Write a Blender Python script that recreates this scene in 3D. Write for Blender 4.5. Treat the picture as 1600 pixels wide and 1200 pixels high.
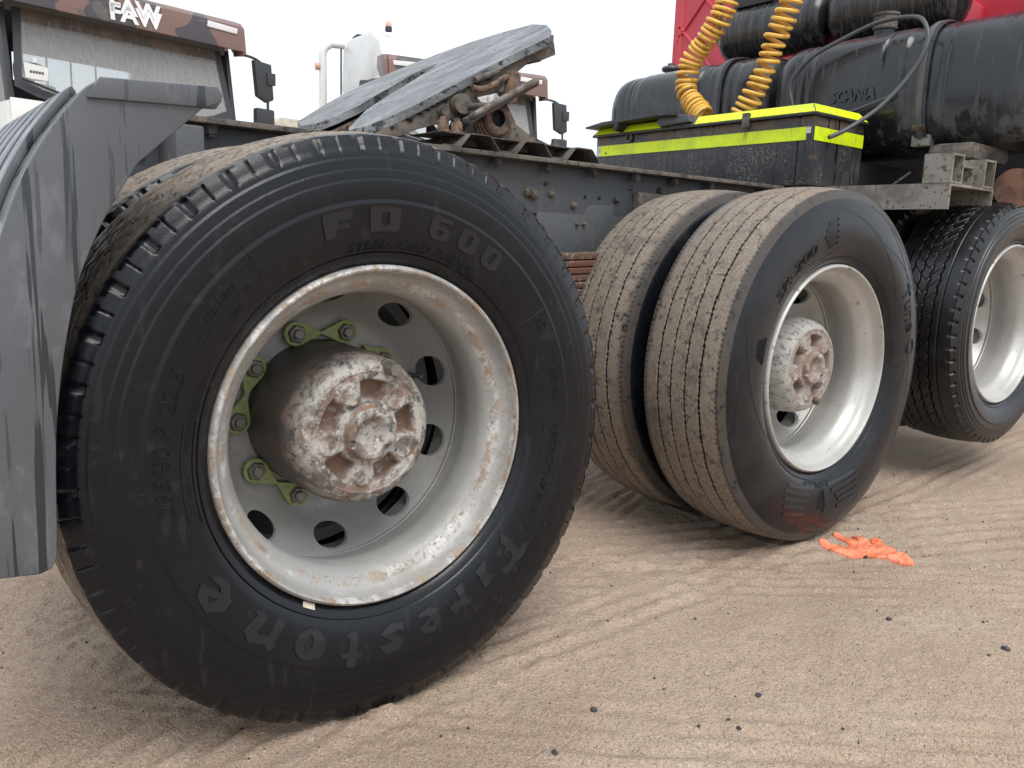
import bpy, bmesh, math, random
import numpy as np
from mathutils import Matrix, Vector
sc = bpy.context.scene
for o in list(bpy.data.objects): bpy.data.objects.remove(o)
R = math.radians; PI = math.pi
random.seed(7); rng = np.random.default_rng(7)

# ---------------------------------------------------------------- camera
cam = bpy.data.cameras.new('camera'); co = bpy.data.objects.new('camera', cam); sc.collection.objects.link(co)
cam.sensor_width = 36; cam.lens = 36*1290.5/1600; cam.clip_start = .02; cam.clip_end = 2000
right = Vector((0.7858975, -0.6173053, 0.0360457)); up = Vector((0.0768081, 0.1552941, 0.9848778)); fwd = Vector((0.6135679, 0.7712444, -0.1694593))
m = Matrix((right, up, -fwd)).transposed().to_4x4(); m.translation = (-0.70279, -1.23354, 0.84218)
co.matrix_world = m; sc.camera = co
# ---------------------------------------------------------------- world: overcast
w = bpy.data.worlds.new('World'); sc.world = w; w.use_nodes = True
nt = w.node_tree; nt.nodes.clear()
sky = nt.nodes.new('ShaderNodeTexSky'); sky.sky_type = 'NISHITA'; sky.sun_disc = False
sky.sun_elevation = R(58); sky.sun_rotation = R(200); sky.air_density = 1.5; sky.dust_density = 6
hs = nt.nodes.new('ShaderNodeHueSaturation'); hs.inputs['Saturation'].default_value = .22
mx = nt.nodes.new('ShaderNodeMix'); mx.data_type = 'RGBA'; mx.inputs[0].default_value = .82
mx.inputs[7].default_value = (11.2, 12.2, 13.3, 1)      # even cloud deck
bg = nt.nodes.new('ShaderNodeBackground'); bg.inputs['Strength'].default_value = .068
wo = nt.nodes.new('ShaderNodeOutputWorld')
nt.links.new(sky.outputs[0], hs.inputs['Color']); nt.links.new(hs.outputs[0], mx.inputs[6])
nt.links.new(mx.outputs[2], bg.inputs['Color']); nt.links.new(bg.outputs[0], wo.inputs[0])
sun = bpy.data.lights.new('sun', 'SUN'); sun.energy = 1.5; sun.angle = R(35); sun.color = (1, .97, .93)
so = bpy.data.objects.new('sun', sun); sc.collection.objects.link(so)
so.rotation_euler = (R(32), 0, R(-20))       # from above and behind the camera
sc.view_settings.view_transform = 'Standard'; sc.view_settings.look = 'None'; sc.view_settings.gamma = 1; sc.view_settings.exposure = .66
sc.view_settings.use_curve_mapping = False

# ---------------------------------------------------------------- materials
MATS = {}
def M(name, col, rough=.5, metal=0., layers=(), bump=(), coat=0., spec=.5):
    """base colour + noise-masked layers. layer: dict(col, rough, metal, scale, lo, hi, detail, vec, attr, gate=(scale,lo,hi))"""
    mt = bpy.data.materials.new(name); mt.use_nodes = True; MATS[name] = mt
    t = mt.node_tree; N = t.nodes; Lk = t.links
    b = N['Principled BSDF']
    tc = N.new('ShaderNodeTexCoord')
    def noise(scale, detail=5, vec=(1, 1, 1), dist=0., rgh=.55):
        mp = N.new('ShaderNodeMapping'); mp.inputs['Scale'].default_value = vec
        mp.inputs['Location'].default_value = (random.random()*9, random.random()*9, random.random()*9)
        Lk.new(tc.outputs['Object'], mp.inputs[0])
        n = N.new('ShaderNodeTexNoise'); n.inputs['Scale'].default_value = scale; n.inputs['Detail'].default_value = detail
        n.inputs['Distortion'].default_value = dist; n.inputs['Roughness'].default_value = rgh
        Lk.new(mp.outputs[0], n.inputs[0]); return n.outputs[0]
    def ramp(s, lo, hi, omax=1.):
        r = N.new('ShaderNodeMapRange'); r.interpolation_type = 'SMOOTHSTEP'
        r.inputs[1].default_value = lo; r.inputs[2].default_value = hi; r.inputs[4].default_value = omax
        Lk.new(s, r.inputs[0]); return r.outputs[0]
    def mul(a, c):
        x = N.new('ShaderNodeMath'); x.operation = 'MULTIPLY'; Lk.new(a, x.inputs[0]); Lk.new(c, x.inputs[1]); return x.outputs[0]
    c4 = lambda c: (c[0], c[1], c[2], 1)
    rc = N.new('ShaderNodeRGB'); rc.outputs[0].default_value = c4(col); C = rc.outputs[0]
    def val(v):
        n = N.new('ShaderNodeValue'); n.outputs[0].default_value = v; return n.outputs[0]
    Rr, Mm = val(rough), val(metal)
    for l in layers:
        f = None
        if l.get('scale'): f = ramp(noise(l['scale'], l.get('detail', 5), l.get('vec', (1, 1, 1)), l.get('dist', 0), l.get('rgh', .55)), l['lo'], l['hi'], l.get('amt', 1))
        if l.get('attr'):
            a = N.new('ShaderNodeAttribute'); a.attribute_name = l['attr']
            g = ramp(a.outputs['Fac'], l.get('alo', 0), l.get('ahi', 1), 1 if f else l.get('amt', 1))
            f = mul(f, g) if f else g
        if l.get('gate'):
            g = ramp(noise(l['gate'][0], 3), l['gate'][1], l['gate'][2]); f = mul(f, g)
        if l.get('axis'):                        # (index, lo, hi) along object coordinates
            sx = N.new('ShaderNodeSeparateXYZ'); Lk.new(tc.outputs['Object'], sx.inputs[0])
            g = ramp(sx.outputs[l['axis'][0]], l['axis'][1], l['axis'][2]); f = mul(f, g) if f else g
        mi = N.new('ShaderNodeMix'); mi.data_type = 'RGBA'; Lk.new(f, mi.inputs[0]); Lk.new(C, mi.inputs[6]); mi.inputs[7].default_value = c4(l['col']); C = mi.outputs[2]
        for key in ('rough', 'metal'):
            if key in l:
                mf = N.new('ShaderNodeMix'); mf.data_type = 'FLOAT'; Lk.new(f, mf.inputs[0]); Lk.new(Rr if key == 'rough' else Mm, mf.inputs[2]); mf.inputs[3].default_value = l[key]
                if key == 'rough': Rr = mf.outputs[0]
                else: Mm = mf.outputs[0]
    Lk.new(C, b.inputs['Base Color']); Lk.new(Rr, b.inputs['Roughness']); Lk.new(Mm, b.inputs['Metallic'])
    b.inputs['Coat Weight'].default_value = coat; b.inputs['Coat Roughness'].default_value = .12
    b.inputs['Specular IOR Level'].default_value = spec
    nrm = None
    for (s, d, vec) in bump:
        bp = N.new('ShaderNodeBump'); bp.inputs['Strength'].default_value = 1; bp.inputs['Distance'].default_value = d
        Lk.new(noise(s, 6, vec), bp.inputs['Height'])
        if nrm: Lk.new(nrm, bp.inputs['Normal'])
        nrm = bp.outputs[0]
    if nrm: Lk.new(nrm, b.inputs['Normal'])
    return mt
one = (1, 1, 1)
SAND = (.27, .205, .15)
M('sand', (.485, .365, .275), .95, layers=[
    dict(col=(.35, .25, .18), scale=1.6, lo=.42, hi=.66, amt=.65, vec=(1, 2.2, 1)),
    dict(col=(.55, .44, .35), scale=3.1, lo=.5, hi=.75, amt=.6),
    dict(col=(.40, .31, .24), scale=24, lo=.45, hi=.62, amt=.45),
    dict(col=(.23, .165, .12), scale=150, lo=.56, hi=.64, amt=.55, detail=3),
    dict(col=(.68, .60, .52), scale=210, lo=.59, hi=.66, amt=.5, detail=2),
    dict(col=(.14, .105, .08), scale=340, lo=.60, hi=.66, amt=.6, detail=2)],
  bump=[(260, .006, one), (110, .006, one), (36, .004, one)], spec=.2)
for nm_, base_, smud, sm_amt in (('rubber', (.0032, .0042, .0072), (.0075, .0083, .0112), .45), ('rubber_dusty', (.0065, .0075, .0105), (.018, .0178, .019), .7)):
    M(nm_, base_, .25, layers=[
    dict(col=smud, rough=.38, scale=9, lo=.45, hi=.7, amt=sm_amt),
    dict(col=(.034, .030, .027), rough=.75, scale=38, lo=.58, hi=.74, amt=.45, gate=(5, .45, .6)),
    dict(col=(.03, .029, .029), rough=.65, scale=46, lo=.60, hi=.70, amt=.3, vec=(1, 1, .2), detail=8),
    dict(col=(.225, .182, .145), rough=.95, scale=48, lo=.30, hi=.50, attr='dirt', alo=.2, ahi=.75, detail=10, rgh=.66),
    dict(col=(.30, .252, .206), rough=.95, scale=150, lo=.5, hi=.62, attr='dirt', alo=.55, ahi=.95, detail=4, amt=.8),
    dict(col=(.085, .078, .072), rough=.8, scale=11, lo=.52, hi=.68, attr='dirt', alo=.4, ahi=.8, amt=.75, detail=9, rgh=.68),
    dict(col=(.10, .08, .065), rough=.9, scale=300, lo=.55, hi=.64, attr='dirt', alo=.5, ahi=.9, amt=.8)],
  bump=[(420, .0003, one), (60, .0003, one)], spec=.34, coat=.10)
M('rubber_moulded', (.0105, .0122, .0170), .22, spec=.44, coat=.2)
M('wet_rubber', (.007, .0075, .009), .30, layers=[
    dict(col=(.02, .02, .021), rough=.45, scale=14, lo=.45, hi=.7, amt=.6),
    dict(col=(.08, .07, .06), rough=.9, scale=90, lo=.64, hi=.7, amt=.4)], bump=[(300, .0005, one)])
M('rim_worn', (.36, .355, .345), .45, .15, layers=[
    dict(col=(.27, .265, .255), scale=7, lo=.4, hi=.7, amt=.6, rough=.5),
    dict(col=(.52, .51, .49), rough=.45, metal=0, scale=15, lo=.48, hi=.56, attr='wear', alo=.2, ahi=.7, detail=12, rgh=.7, dist=.3),
    dict(col=(.33, .27, .21), rough=.85, metal=0, scale=24, lo=.49, hi=.55, attr='wear', alo=.25, ahi=.65, detail=13, rgh=.74, dist=.2),
    dict(col=(.23, .125, .075), rough=.9, metal=0, scale=11, lo=.53, hi=.64, attr='wear', alo=.5, ahi=.9, detail=12, rgh=.74),
    dict(col=(.20, .15, .11), rough=.9, metal=0, scale=150, lo=.58, hi=.66, attr='wear', alo=.2, ahi=.8, detail=4, amt=.8),
    dict(col=(.22, .19, .16), rough=.9, metal=0, scale=5, lo=.50, hi=.72, detail=10, rgh=.7, amt=.5),
    dict(col=(.2, .17, .14), rough=.9, metal=0, scale=120, lo=.64, hi=.69, detail=3, amt=.6)],
  bump=[(90, .0004, one), (14, .0008, one)])
M('rim_clean', (.50, .49, .465), .4, .3, layers=[
    dict(col=(.36, .345, .32), scale=6, lo=.4, hi=.7, amt=.7, rough=.5),
    dict(col=(.27, .2, .14), rough=.85, metal=0, scale=30, lo=.60, hi=.66, attr='wear', alo=.3, ahi=.9, detail=7),
    dict(col=(.2, .17, .14), rough=.9, scale=130, lo=.64, hi=.69, detail=3, amt=.5)], bump=[(70, .0006, one)])
M('hub_worn', (.11, .102, .094), .40, .5, layers=[
    dict(col=(.19, .165, .145), scale=14, lo=.4, hi=.7, rough=.55, vec=(1, .4, 1)),
    dict(col=(.21, .145, .11), rough=.85, metal=0, scale=22, lo=.42, hi=.60, attr='wear', alo=.1, ahi=.5, detail=12, rgh=.74),
    dict(col=(.40, .375, .345), rough=.55, metal=0, scale=26, lo=.43, hi=.56, attr='wear', alo=.3, ahi=.95, detail=14, rgh=.76, dist=.2),
    dict(col=(.09, .095, .105), rough=.5, metal=.3, scale=60, lo=.55, hi=.62, attr='wear', alo=.2, ahi=.6, detail=10, rgh=.72),
    dict(col=(.235, .15, .11), rough=.9, metal=0, scale=34, lo=.52, hi=.64, attr='wear', alo=.5, ahi=1, detail=10, rgh=.74),
    dict(col=(.52, .50, .47), rough=.5, metal=0, scale=48, lo=.59, hi=.64, attr='wear', alo=.5, ahi=1, detail=9, rgh=.72),
    dict(col=(.22, .135, .095), rough=.9, metal=0, scale=60, lo=.30, hi=.55, attr='pocket', alo=.1, ahi=.6, detail=6)],
  bump=[(70, .0006, one), (240, .0004, one)])
M('hub_white', (.43, .41, .385), .6, 0, layers=[
    dict(col=(.25, .165, .125), rough=.9, scale=30, lo=.36, hi=.58, attr='face', alo=.2, ahi=.9, detail=12, rgh=.74),
    dict(col=(.22, .14, .10), rough=.9, scale=60, lo=.30, hi=.55, attr='pocket', alo=.1, ahi=.6, detail=6),
    dict(col=(.30, .275, .25), rough=.8, scale=14, lo=.45, hi=.65, detail=8, amt=.8),
    dict(col=(.20, .185, .17), rough=.8, scale=80, lo=.52, hi=.58, detail=10, dist=.6, vec=(1, .5, 1), rgh=.75)], bump=[(70, .0008, one)])
M('steel_nut', (.22, .21, .195), .45, .7, layers=[dict(col=(.14, .10, .075), rough=.85, metal=0, scale=90, lo=.5, hi=.62)], bump=[(200, .0008, one)])
M('green_plastic', (.27, .33, .12), .5, 0, layers=[dict(col=(.17, .19, .09), scale=60, lo=.55, hi=.65, amt=.8)])
M('chassis', (.078, .084, .094), .55, 0, layers=[
    dict(col=(.10, .10, .10), rough=.8, scale=5, lo=.45, hi=.7, amt=.7),
    dict(col=(.16, .125, .095), rough=.9, scale=14, lo=.60, hi=.72, amt=.6, detail=8),
    dict(col=(.14, .13, .12), rough=.9, scale=30, lo=.58, hi=.66, vec=(1, 1, .08), amt=.4),
    dict(col=(.18, .155, .13), rough=.9, scale=210, lo=.63, hi=.68, amt=.6, detail=2)], bump=[(80, .0012, one)])
M('dirty_steel', (.15, .128, .108), .8, .1, layers=[
    dict(col=(.07, .065, .06), scale=16, lo=.42, hi=.62, detail=9),
    dict(col=(.20, .145, .105), rough=.9, scale=34, lo=.52, hi=.66, detail=10, rgh=.68, amt=.8),
    dict(col=(.04, .037, .034), scale=70, lo=.56, hi=.66, detail=5)], bump=[(45, .003, one), (220, .001, one)])
M('rust', (.125, .078, .056), .9, 0, layers=[
    dict(col=(.22, .145, .10), scale=22, lo=.45, hi=.62, detail=9, rgh=.68),
    dict(col=(.05, .04, .034), scale=34, lo=.50, hi=.62, detail=8)], bump=[(60, .003, one), (300, .001, one)])
M('spring_rust', (.10, .065, .048), .85, 0, layers=[
    dict(col=(.26, .21, .17), scale=50, lo=.55, hi=.62, detail=6), dict(col=(.14, .06, .04), scale=20, lo=.45, hi=.6)], bump=[(70, .003, one)])
M('greased_plate', (.12, .122, .125), .36, .2, layers=[
    dict(col=(.24, .245, .25), rough=.42, scale=9, lo=.42, hi=.62, vec=(.35, 1.6, 1), detail=10, rgh=.66),
    dict(col=(.028, .029, .031), rough=.3, scale=16, lo=.52, hi=.62, vec=(.3, 1.5, 1), detail=10, rgh=.66),
    dict(col=(.27, .275, .28), rough=.4, scale=14, lo=.52, hi=.70, vec=(.3, 1.5, 1), detail=10, amt=.6, rgh=.7),
    dict(col=(.02, .022, .024), rough=.3, scale=70, lo=.58, hi=.64, vec=(.5, 1.4, 1))], bump=[(30, .004, (.4, 1.5, 1)), (140, .0015, one)])
M('grease', (.018, .02, .022), .35, 0, bump=[(80, .006, one)])
M('handle_steel', (.16, .145, .135), .55, .5, layers=[dict(col=(.09, .07, .055), scale=30, lo=.45, hi=.6, rough=.8, metal=0)], bump=[(120, .001, one)])
M('fender_plastic', (.085, .089, .100), .38, 0, layers=[
    dict(col=(.11, .115, .126), rough=.46, scale=4, lo=.4, hi=.65, amt=.8),
    dict(col=(.15, .155, .167), rough=.55, scale=26, lo=.54, hi=.64, vec=(1, 1, .5), amt=.45, detail=10, rgh=.68),
    dict(col=(.026, .029, .036), rough=.2, scale=58, lo=.575, hi=.60, vec=(1, 1, .040), detail=2, dist=.2),
    dict(col=(.036, .039, .047), rough=.26, scale=110, lo=.62, hi=.65, vec=(1, 1, .05), detail=3, dist=.2, amt=.7)],
  bump=[(130, .0003, one)], coat=.15)
M('tank_black', (.020, .0215, .025), .2, 0, layers=[
    dict(col=(.045, .049, .056), rough=.36, scale=5, lo=.45, hi=.65, amt=.8),
    dict(col=(.19, .195, .20), rough=.7, scale=9, lo=.55, hi=.60, vec=(1, 1, .5), detail=8, amt=.4, axis=(2, 1.44, 1.32), rgh=.62),
    dict(col=(.09, .08, .07), rough=.8, scale=40, lo=.58, hi=.66, vec=(1, 1, .07), amt=.45)], bump=[(60, .0003, one)])
M('air_tank', (.02, .021, .023), .25, 0, layers=[
    dict(col=(.10, .085, .07), rough=.6, scale=70, lo=.50, hi=.60, vec=(.3, 1, .04), amt=.55, detail=4),
    dict(col=(.012, .012, .014), rough=.18, scale=90, lo=.53, hi=.57, vec=(.3, 1, .04), detail=3)], bump=[(60, .0002, one)])
M('box_black', (.028, .030, .034), .45, 0, layers=[
    dict(col=(.19, .175, .165), rough=.8, scale=170, lo=.52, hi=.6, amt=.8, detail=5, gate=(7, .38, .58)),
    dict(col=(.17, .115, .08), rough=.85, scale=9, lo=.40, hi=.60, axis=(2, 1.28, 1.335), amt=.9, detail=8),
    dict(col=(.16, .095, .06), rough=.9, scale=14, lo=.62, hi=.70, amt=.7, detail=9, rgh=.65),
    dict(col=(.006, .0065, .008), rough=.18, scale=75, lo=.60, hi=.612, vec=(1, 1, .025), detail=3)], bump=[(90, .0008, one)])
M('hivis_tape', (.72, .90, .010), .42, 0, layers=[
    dict(col=(.46, .56, .05), scale=9, lo=.48, hi=.68, amt=.6, detail=9), dict(col=(.20, .20, .06), rough=.8, scale=60, lo=.60, hi=.68, vec=(1, 1, .2), amt=.5),
    dict(col=(.12, .16, .03), rough=.7, scale=22, lo=.69, hi=.71, detail=6)])
M('white_tape', (.6, .6, .58), .6, 0, layers=[dict(col=(.3, .3, .28), scale=60, lo=.5, hi=.6)])
M('black_rubber', (.016, .017, .018), .45, 0, layers=[dict(col=(.06, .06, .06), scale=40, lo=.5, hi=.65, amt=.7, rough=.7)])
M('cable_grey', (.065, .07, .076), .45)
M('yellow_hose', (.80, .47, .085), .42, 0, layers=[dict(col=(.40, .22, .04), scale=24, lo=.52, hi=.66, amt=.7), dict(col=(.12, .08, .04), scale=70, lo=.62, hi=.68, amt=.6)])
M('cab_red', (.56, .03, .055), .42, 0, layers=[dict(col=(.34, .025, .035), scale=5, lo=.4, hi=.7, amt=.7), dict(col=(.5, .12, .12), rough=.6, scale=40, lo=.6, hi=.7, amt=.3)], coat=.3)
M('galvanised', (.25, .235, .21), .75, .1, layers=[
    dict(col=(.13, .085, .06), rough=.9, scale=60, lo=.55, hi=.62, detail=7),
    dict(col=(.16, .14, .12), scale=10, lo=.45, hi=.65)], bump=[(100, .001, one)])
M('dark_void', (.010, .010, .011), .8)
M('rust_pipe', (.20, .10, .065), .8, 0, layers=[dict(col=(.11, .06, .045), scale=14, lo=.45, hi=.6)])
M('paint_white', (.72, .72, .70), .3, 0, layers=[dict(col=(.55, .52, .48), scale=3, lo=.5, hi=.75, amt=.6), dict(col=(.5, .44, .38), rough=.7, scale=40, lo=.58, hi=.68, vec=(1, 1, .15), amt=.35)], coat=.3)
M('camo_brown', (.175, .098, .078), .45, 0, layers=[
    dict(col=(.052, .042, .05), scale=2.2, lo=.50, hi=.52, detail=1),
    dict(col=(.10, .085, .075), scale=3.1, lo=.60, hi=.62, detail=1),
    dict(col=(.22, .2, .19), rough=.7, scale=30, lo=.58, hi=.68, vec=(.2, 1, 1), amt=.3)], coat=.3)
M('sun_strip', (.15, .12, .10), .5, 0, layers=[dict(col=(.09, .085, .075), scale=4, lo=.45, hi=.6), dict(col=(.3, .28, .26), rough=.7, scale=40, lo=.55, hi=.68, vec=(1, 1, .1), amt=.5)])
M('truck_trim', (.035, .037, .042), .5)
M('cab_inside', (.15, .155, .16), .8)
M('seat_cloth', (.09, .09, .095), .9)
M('letter_white', (.72, .72, .72), .5)
M('amber_lens', (.62, .36, .25), .25)
M('paper', (.75, .75, .73), .8)
M('paper_ink', (.09, .09, .10), .8)
M('orange_glove', (.80, .235, .115), .42, 0, layers=[dict(col=(.62, .13, .055), scale=60, lo=.45, hi=.6, amt=.7), dict(col=(.55, .3, .18), rough=.8, scale=90, lo=.60, hi=.68, amt=.6)], bump=[(120, .002, one)])
M('dark_stone', (.035, .037, .042), .7, 0, layers=[dict(col=(.10, .09, .08), scale=80, lo=.5, hi=.65)])
M('pale_stone', (.36, .31, .26), .85)
M('yellowed_tag', (.62, .56, .44), .6, 0, layers=[dict(col=(.3, .25, .18), scale=300, lo=.55, hi=.62)])
M('van_cream', (.50, .46, .38), .4, 0, layers=[dict(col=(.36, .31, .24), scale=6, lo=.45, hi=.7)])
def glass_mat():
    mt = bpy.data.materials.new('dusty_glass'); mt.use_nodes = True; MATS['dusty_glass'] = mt
    N = mt.node_tree.nodes; Lk = mt.node_tree.links; N.clear()
    out = N.new('ShaderNodeOutputMaterial'); tr = N.new('ShaderNodeBsdfTransparent'); tr.inputs[0].default_value = (.86, .89, .9, 1)
    gl = N.new('ShaderNodeBsdfGlossy'); gl.inputs['Roughness'].default_value = .06
    df = N.new('ShaderNodeBsdfDiffuse'); df.inputs[0].default_value = (.60, .60, .585, 1)
    lw = N.new('ShaderNodeFresnel'); lw.inputs[0].default_value = 1.5
    m1 = N.new('ShaderNodeMixShader'); m2 = N.new('ShaderNodeMixShader')
    tc = N.new('ShaderNodeTexCoord'); mp = N.new('ShaderNodeMapping'); mp.inputs['Scale'].default_value = (1, 1, .06)
    n = N.new('ShaderNodeTexNoise'); n.inputs['Scale'].default_value = 40; n.inputs['Detail'].default_value = 8
    r = N.new('ShaderNodeMapRange'); r.inputs[1].default_value = .35; r.inputs[2].default_value = .75; r.inputs[3].default_value = .30; r.inputs[4].default_value = .40
    Lk.new(tc.outputs['Object'], mp.inputs[0]); Lk.new(mp.outputs[0], n.inputs[0]); Lk.new(n.outputs[0], r.inputs[0])
    Lk.new(lw.outputs[0], m1.inputs[0]); Lk.new(tr.outputs[0], m1.inputs[1]); Lk.new(gl.outputs[0], m1.inputs[2])
    Lk.new(r.outputs[0], m2.inputs[0]); Lk.new(m1.outputs[0], m2.inputs[1]); Lk.new(df.outputs[0], m2.inputs[2])
    Lk.new(m2.outputs[0], out.inputs[0])
glass_mat()

# ---------------------------------------------------------------- mesh helpers
COL = sc.collection
def link(o, parent=None):
    COL.objects.link(o)
    if parent is not None: o.parent = parent
    return o
def tag(o, label=None, cat=None, group=None, kind=None):
    if label: o['label'] = label
    if cat: o['category'] = cat
    if group: o['group'] = group
    if kind: o['kind'] = kind
    return o
def empty(name, loc=(0, 0, 0)):
    o = bpy.data.objects.new(name, None); o.location = loc; o.empty_display_size = .1; return link(o)
def mesh_obj(name, v, f, mat, parent=None, smooth=40, attrs=None):
    me = bpy.data.meshes.new(name)
    me.from_pydata([tuple(p) for p in v] if not isinstance(v, np.ndarray) else v.tolist(), [], f if not isinstance(f, np.ndarray) else f.tolist())
    if attrs:
        for k, a in attrs.items():
            at = me.attributes.new(k, 'FLOAT', 'POINT'); at.data.foreach_set('value', np.asarray(a, np.float32))
    me.materials.append(MATS[mat])
    if smooth:
        me.polygons.foreach_set('use_smooth', [True]*len(me.polygons))
        me.set_sharp_from_angle(angle=R(smooth))
    me.update()
    return link(bpy.data.objects.new(name, me), parent)
class MB:
    def __init__(s): s.v = []; s.f = []
    def add(s, v, f):
        n = len(s.v); s.v += [tuple(p) for p in v]; s.f += [tuple(i+n for i in q) for q in f]; return s
    def box(s, a, b, bev=0.):
        bm = bmesh.new()
        bmesh.ops.create_cube(bm, size=1)
        a = Vector(a); b = Vector(b)
        for v in bm.verts: v.co = Vector([(a[i]+b[i])/2+v.co[i]*(b[i]-a[i]) for i in range(3)])
        return s.take(bm, bev)
    def take(s, bm, bev=0., seg=2):
        if bev: bmesh.ops.bevel(bm, geom=list(bm.edges), offset=bev, segments=seg, affect='EDGES', profile=.6, clamp_overlap=True)
        bm.verts.index_update()
        s.add([v.co[:] for v in bm.verts], [[v.index for v in f.verts] for f in bm.faces]); bm.free(); return s
    def prism(s, pts, ax, a, b, bev=0.):
        """polygon of 2D points (the two axes other than ax, in order) swept along ax from a to b"""
        bm = bmesh.new()
        def P(p, t):
            q = [p[0], p[1]]; q.insert(ax, t); return q
        lo = [bm.verts.new(P(p, a)) for p in pts]; hi = [bm.verts.new(P(p, b)) for p in pts]; n = len(pts)
        bm.faces.new(lo); bm.faces.new(hi[::-1])
        for i in range(n): bm.faces.new((lo[i], hi[i], hi[(i+1) % n], lo[(i+1) % n]))
        bmesh.ops.recalc_face_normals(bm, faces=bm.faces)
        return s.take(bm, bev)
    def tube(s, pts, r, n=10, caps=True, closed=False):
        pts = [Vector(p) for p in pts]; m = len(pts); rs = r if isinstance(r, (list, tuple)) else [r]*m
        T = []
        for i in range(m):
            a = pts[(i-1) % m] if closed or i else pts[0]; b = pts[(i+1) % m] if closed or i < m-1 else pts[-1]
            T.append((b-a).normalized())
        u = T[0].orthogonal().normalized(); V = []; F = []
        for i in range(m):
            u = (u-T[i]*u.dot(T[i])).normalized(); w = T[i].cross(u)
            V += [pts[i]+(u*math.cos(2*PI*k/n)+w*math.sin(2*PI*k/n))*rs[i] for k in range(n)]
        for i in range(m if closed else m-1):
            j = (i+1) % m
            F += [(i*n+k, i*n+(k+1) % n, j*n+(k+1) % n, j*n+k) for k in range(n)]
        if caps and not closed: F += [tuple(range(n))[::-1], tuple((m-1)*n+k for k in range(n))]
        return s.add(V, F)
    def cyl(s, a, b, r, n=20, r2=None): return s.tube([a, b], [r, r if r2 is None else r2], n)
    def lathe(s, prof, c=(0, 0, 0), n=64, ax=1):
        V = []; F = []
        for (t, r) in prof:
            for k in range(n):
                a = 2*PI*k/n; q = [r*math.cos(a), r*math.sin(a)]; q.insert(ax, t); V.append([q[i]+c[i] for i in range(3)])
        for i in range(len(prof)-1): F += [(i*n+k, i*n+(k+1) % n, (i+1)*n+(k+1) % n, (i+1)*n+k) for k in range(n)]
        return s.add(V, F)
    def hexnut(s, c, r, h, d=(0, -1, 0), stud=True):
        c = Vector(c); d = Vector(d)
        s.tube([c, c+d*h*.15], r*1.35, 16); s.tube([c, c+d*h*.85, c+d*h], [r*1.12, r*1.12, r*.95], 6)
        if stud: s.tube([c, c+d*h*1.25, c+d*h*1.32], [r*.62, r*.62, r*.5], 12)
        return s
    def build(s, name, mat, parent=None, smooth=40, label=None):
        bm = bmesh.new(); vs = [bm.verts.new(p) for p in s.v]
        for q in s.f:
            try: bm.faces.new([vs[i] for i in q])
            except ValueError: pass
        bmesh.ops.recalc_face_normals(bm, faces=bm.faces)
        me = bpy.data.meshes.new(name); bm.to_mesh(me); bm.free()
        me.materials.append(MATS[mat])
        if smooth:
            me.polygons.foreach_set('use_smooth', [True]*len(me.polygons)); me.set_sharp_from_angle(angle=R(smooth))
        o = link(bpy.data.objects.new(name, me), parent)
        if label: o['label'] = label
        return o
def catmull(pts, k=8, closed=False):
    P = [Vector(p) for p in pts]; n = len(P); out = []
    for i in range(n if closed else n-1):
        g = lambda j: P[j % n] if closed else P[min(max(j, 0), n-1)]
        a, b, c, d = g(i-1), g(i), g(i+1), g(i+2)
        for t in range(k):
            t /= k; out.append(.5*((2*b)+(c-a)*t+(2*a-5*b+4*c-d)*t*t+(3*b-a-3*c+d)*t**3))
    if not closed: out.append(P[-1])
    return out
_lat = rng.random((256, 256))
def vnoise(x, y):
    xi = np.floor(x).astype(int); yi = np.floor(y).astype(int); fx = x-xi; fy = y-yi
    fx = fx*fx*(3-2*fx); fy = fy*fy*(3-2*fy)
    g = lambda a, b: _lat[a % 256, b % 256]
    return (g(xi, yi)*(1-fx)+g(xi+1, yi)*fx)*(1-fy)+(g(xi, yi+1)*(1-fx)+g(xi+1, yi+1)*fx)*fy-.5
def fbm(x, y, o=4):
    r = 0; a = 1
    for i in range(o): r = r+a*vnoise(x+17.3*i, y+5.1*i); x = x*2.03; y = y*2.03; a *= .5
    return r

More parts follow.
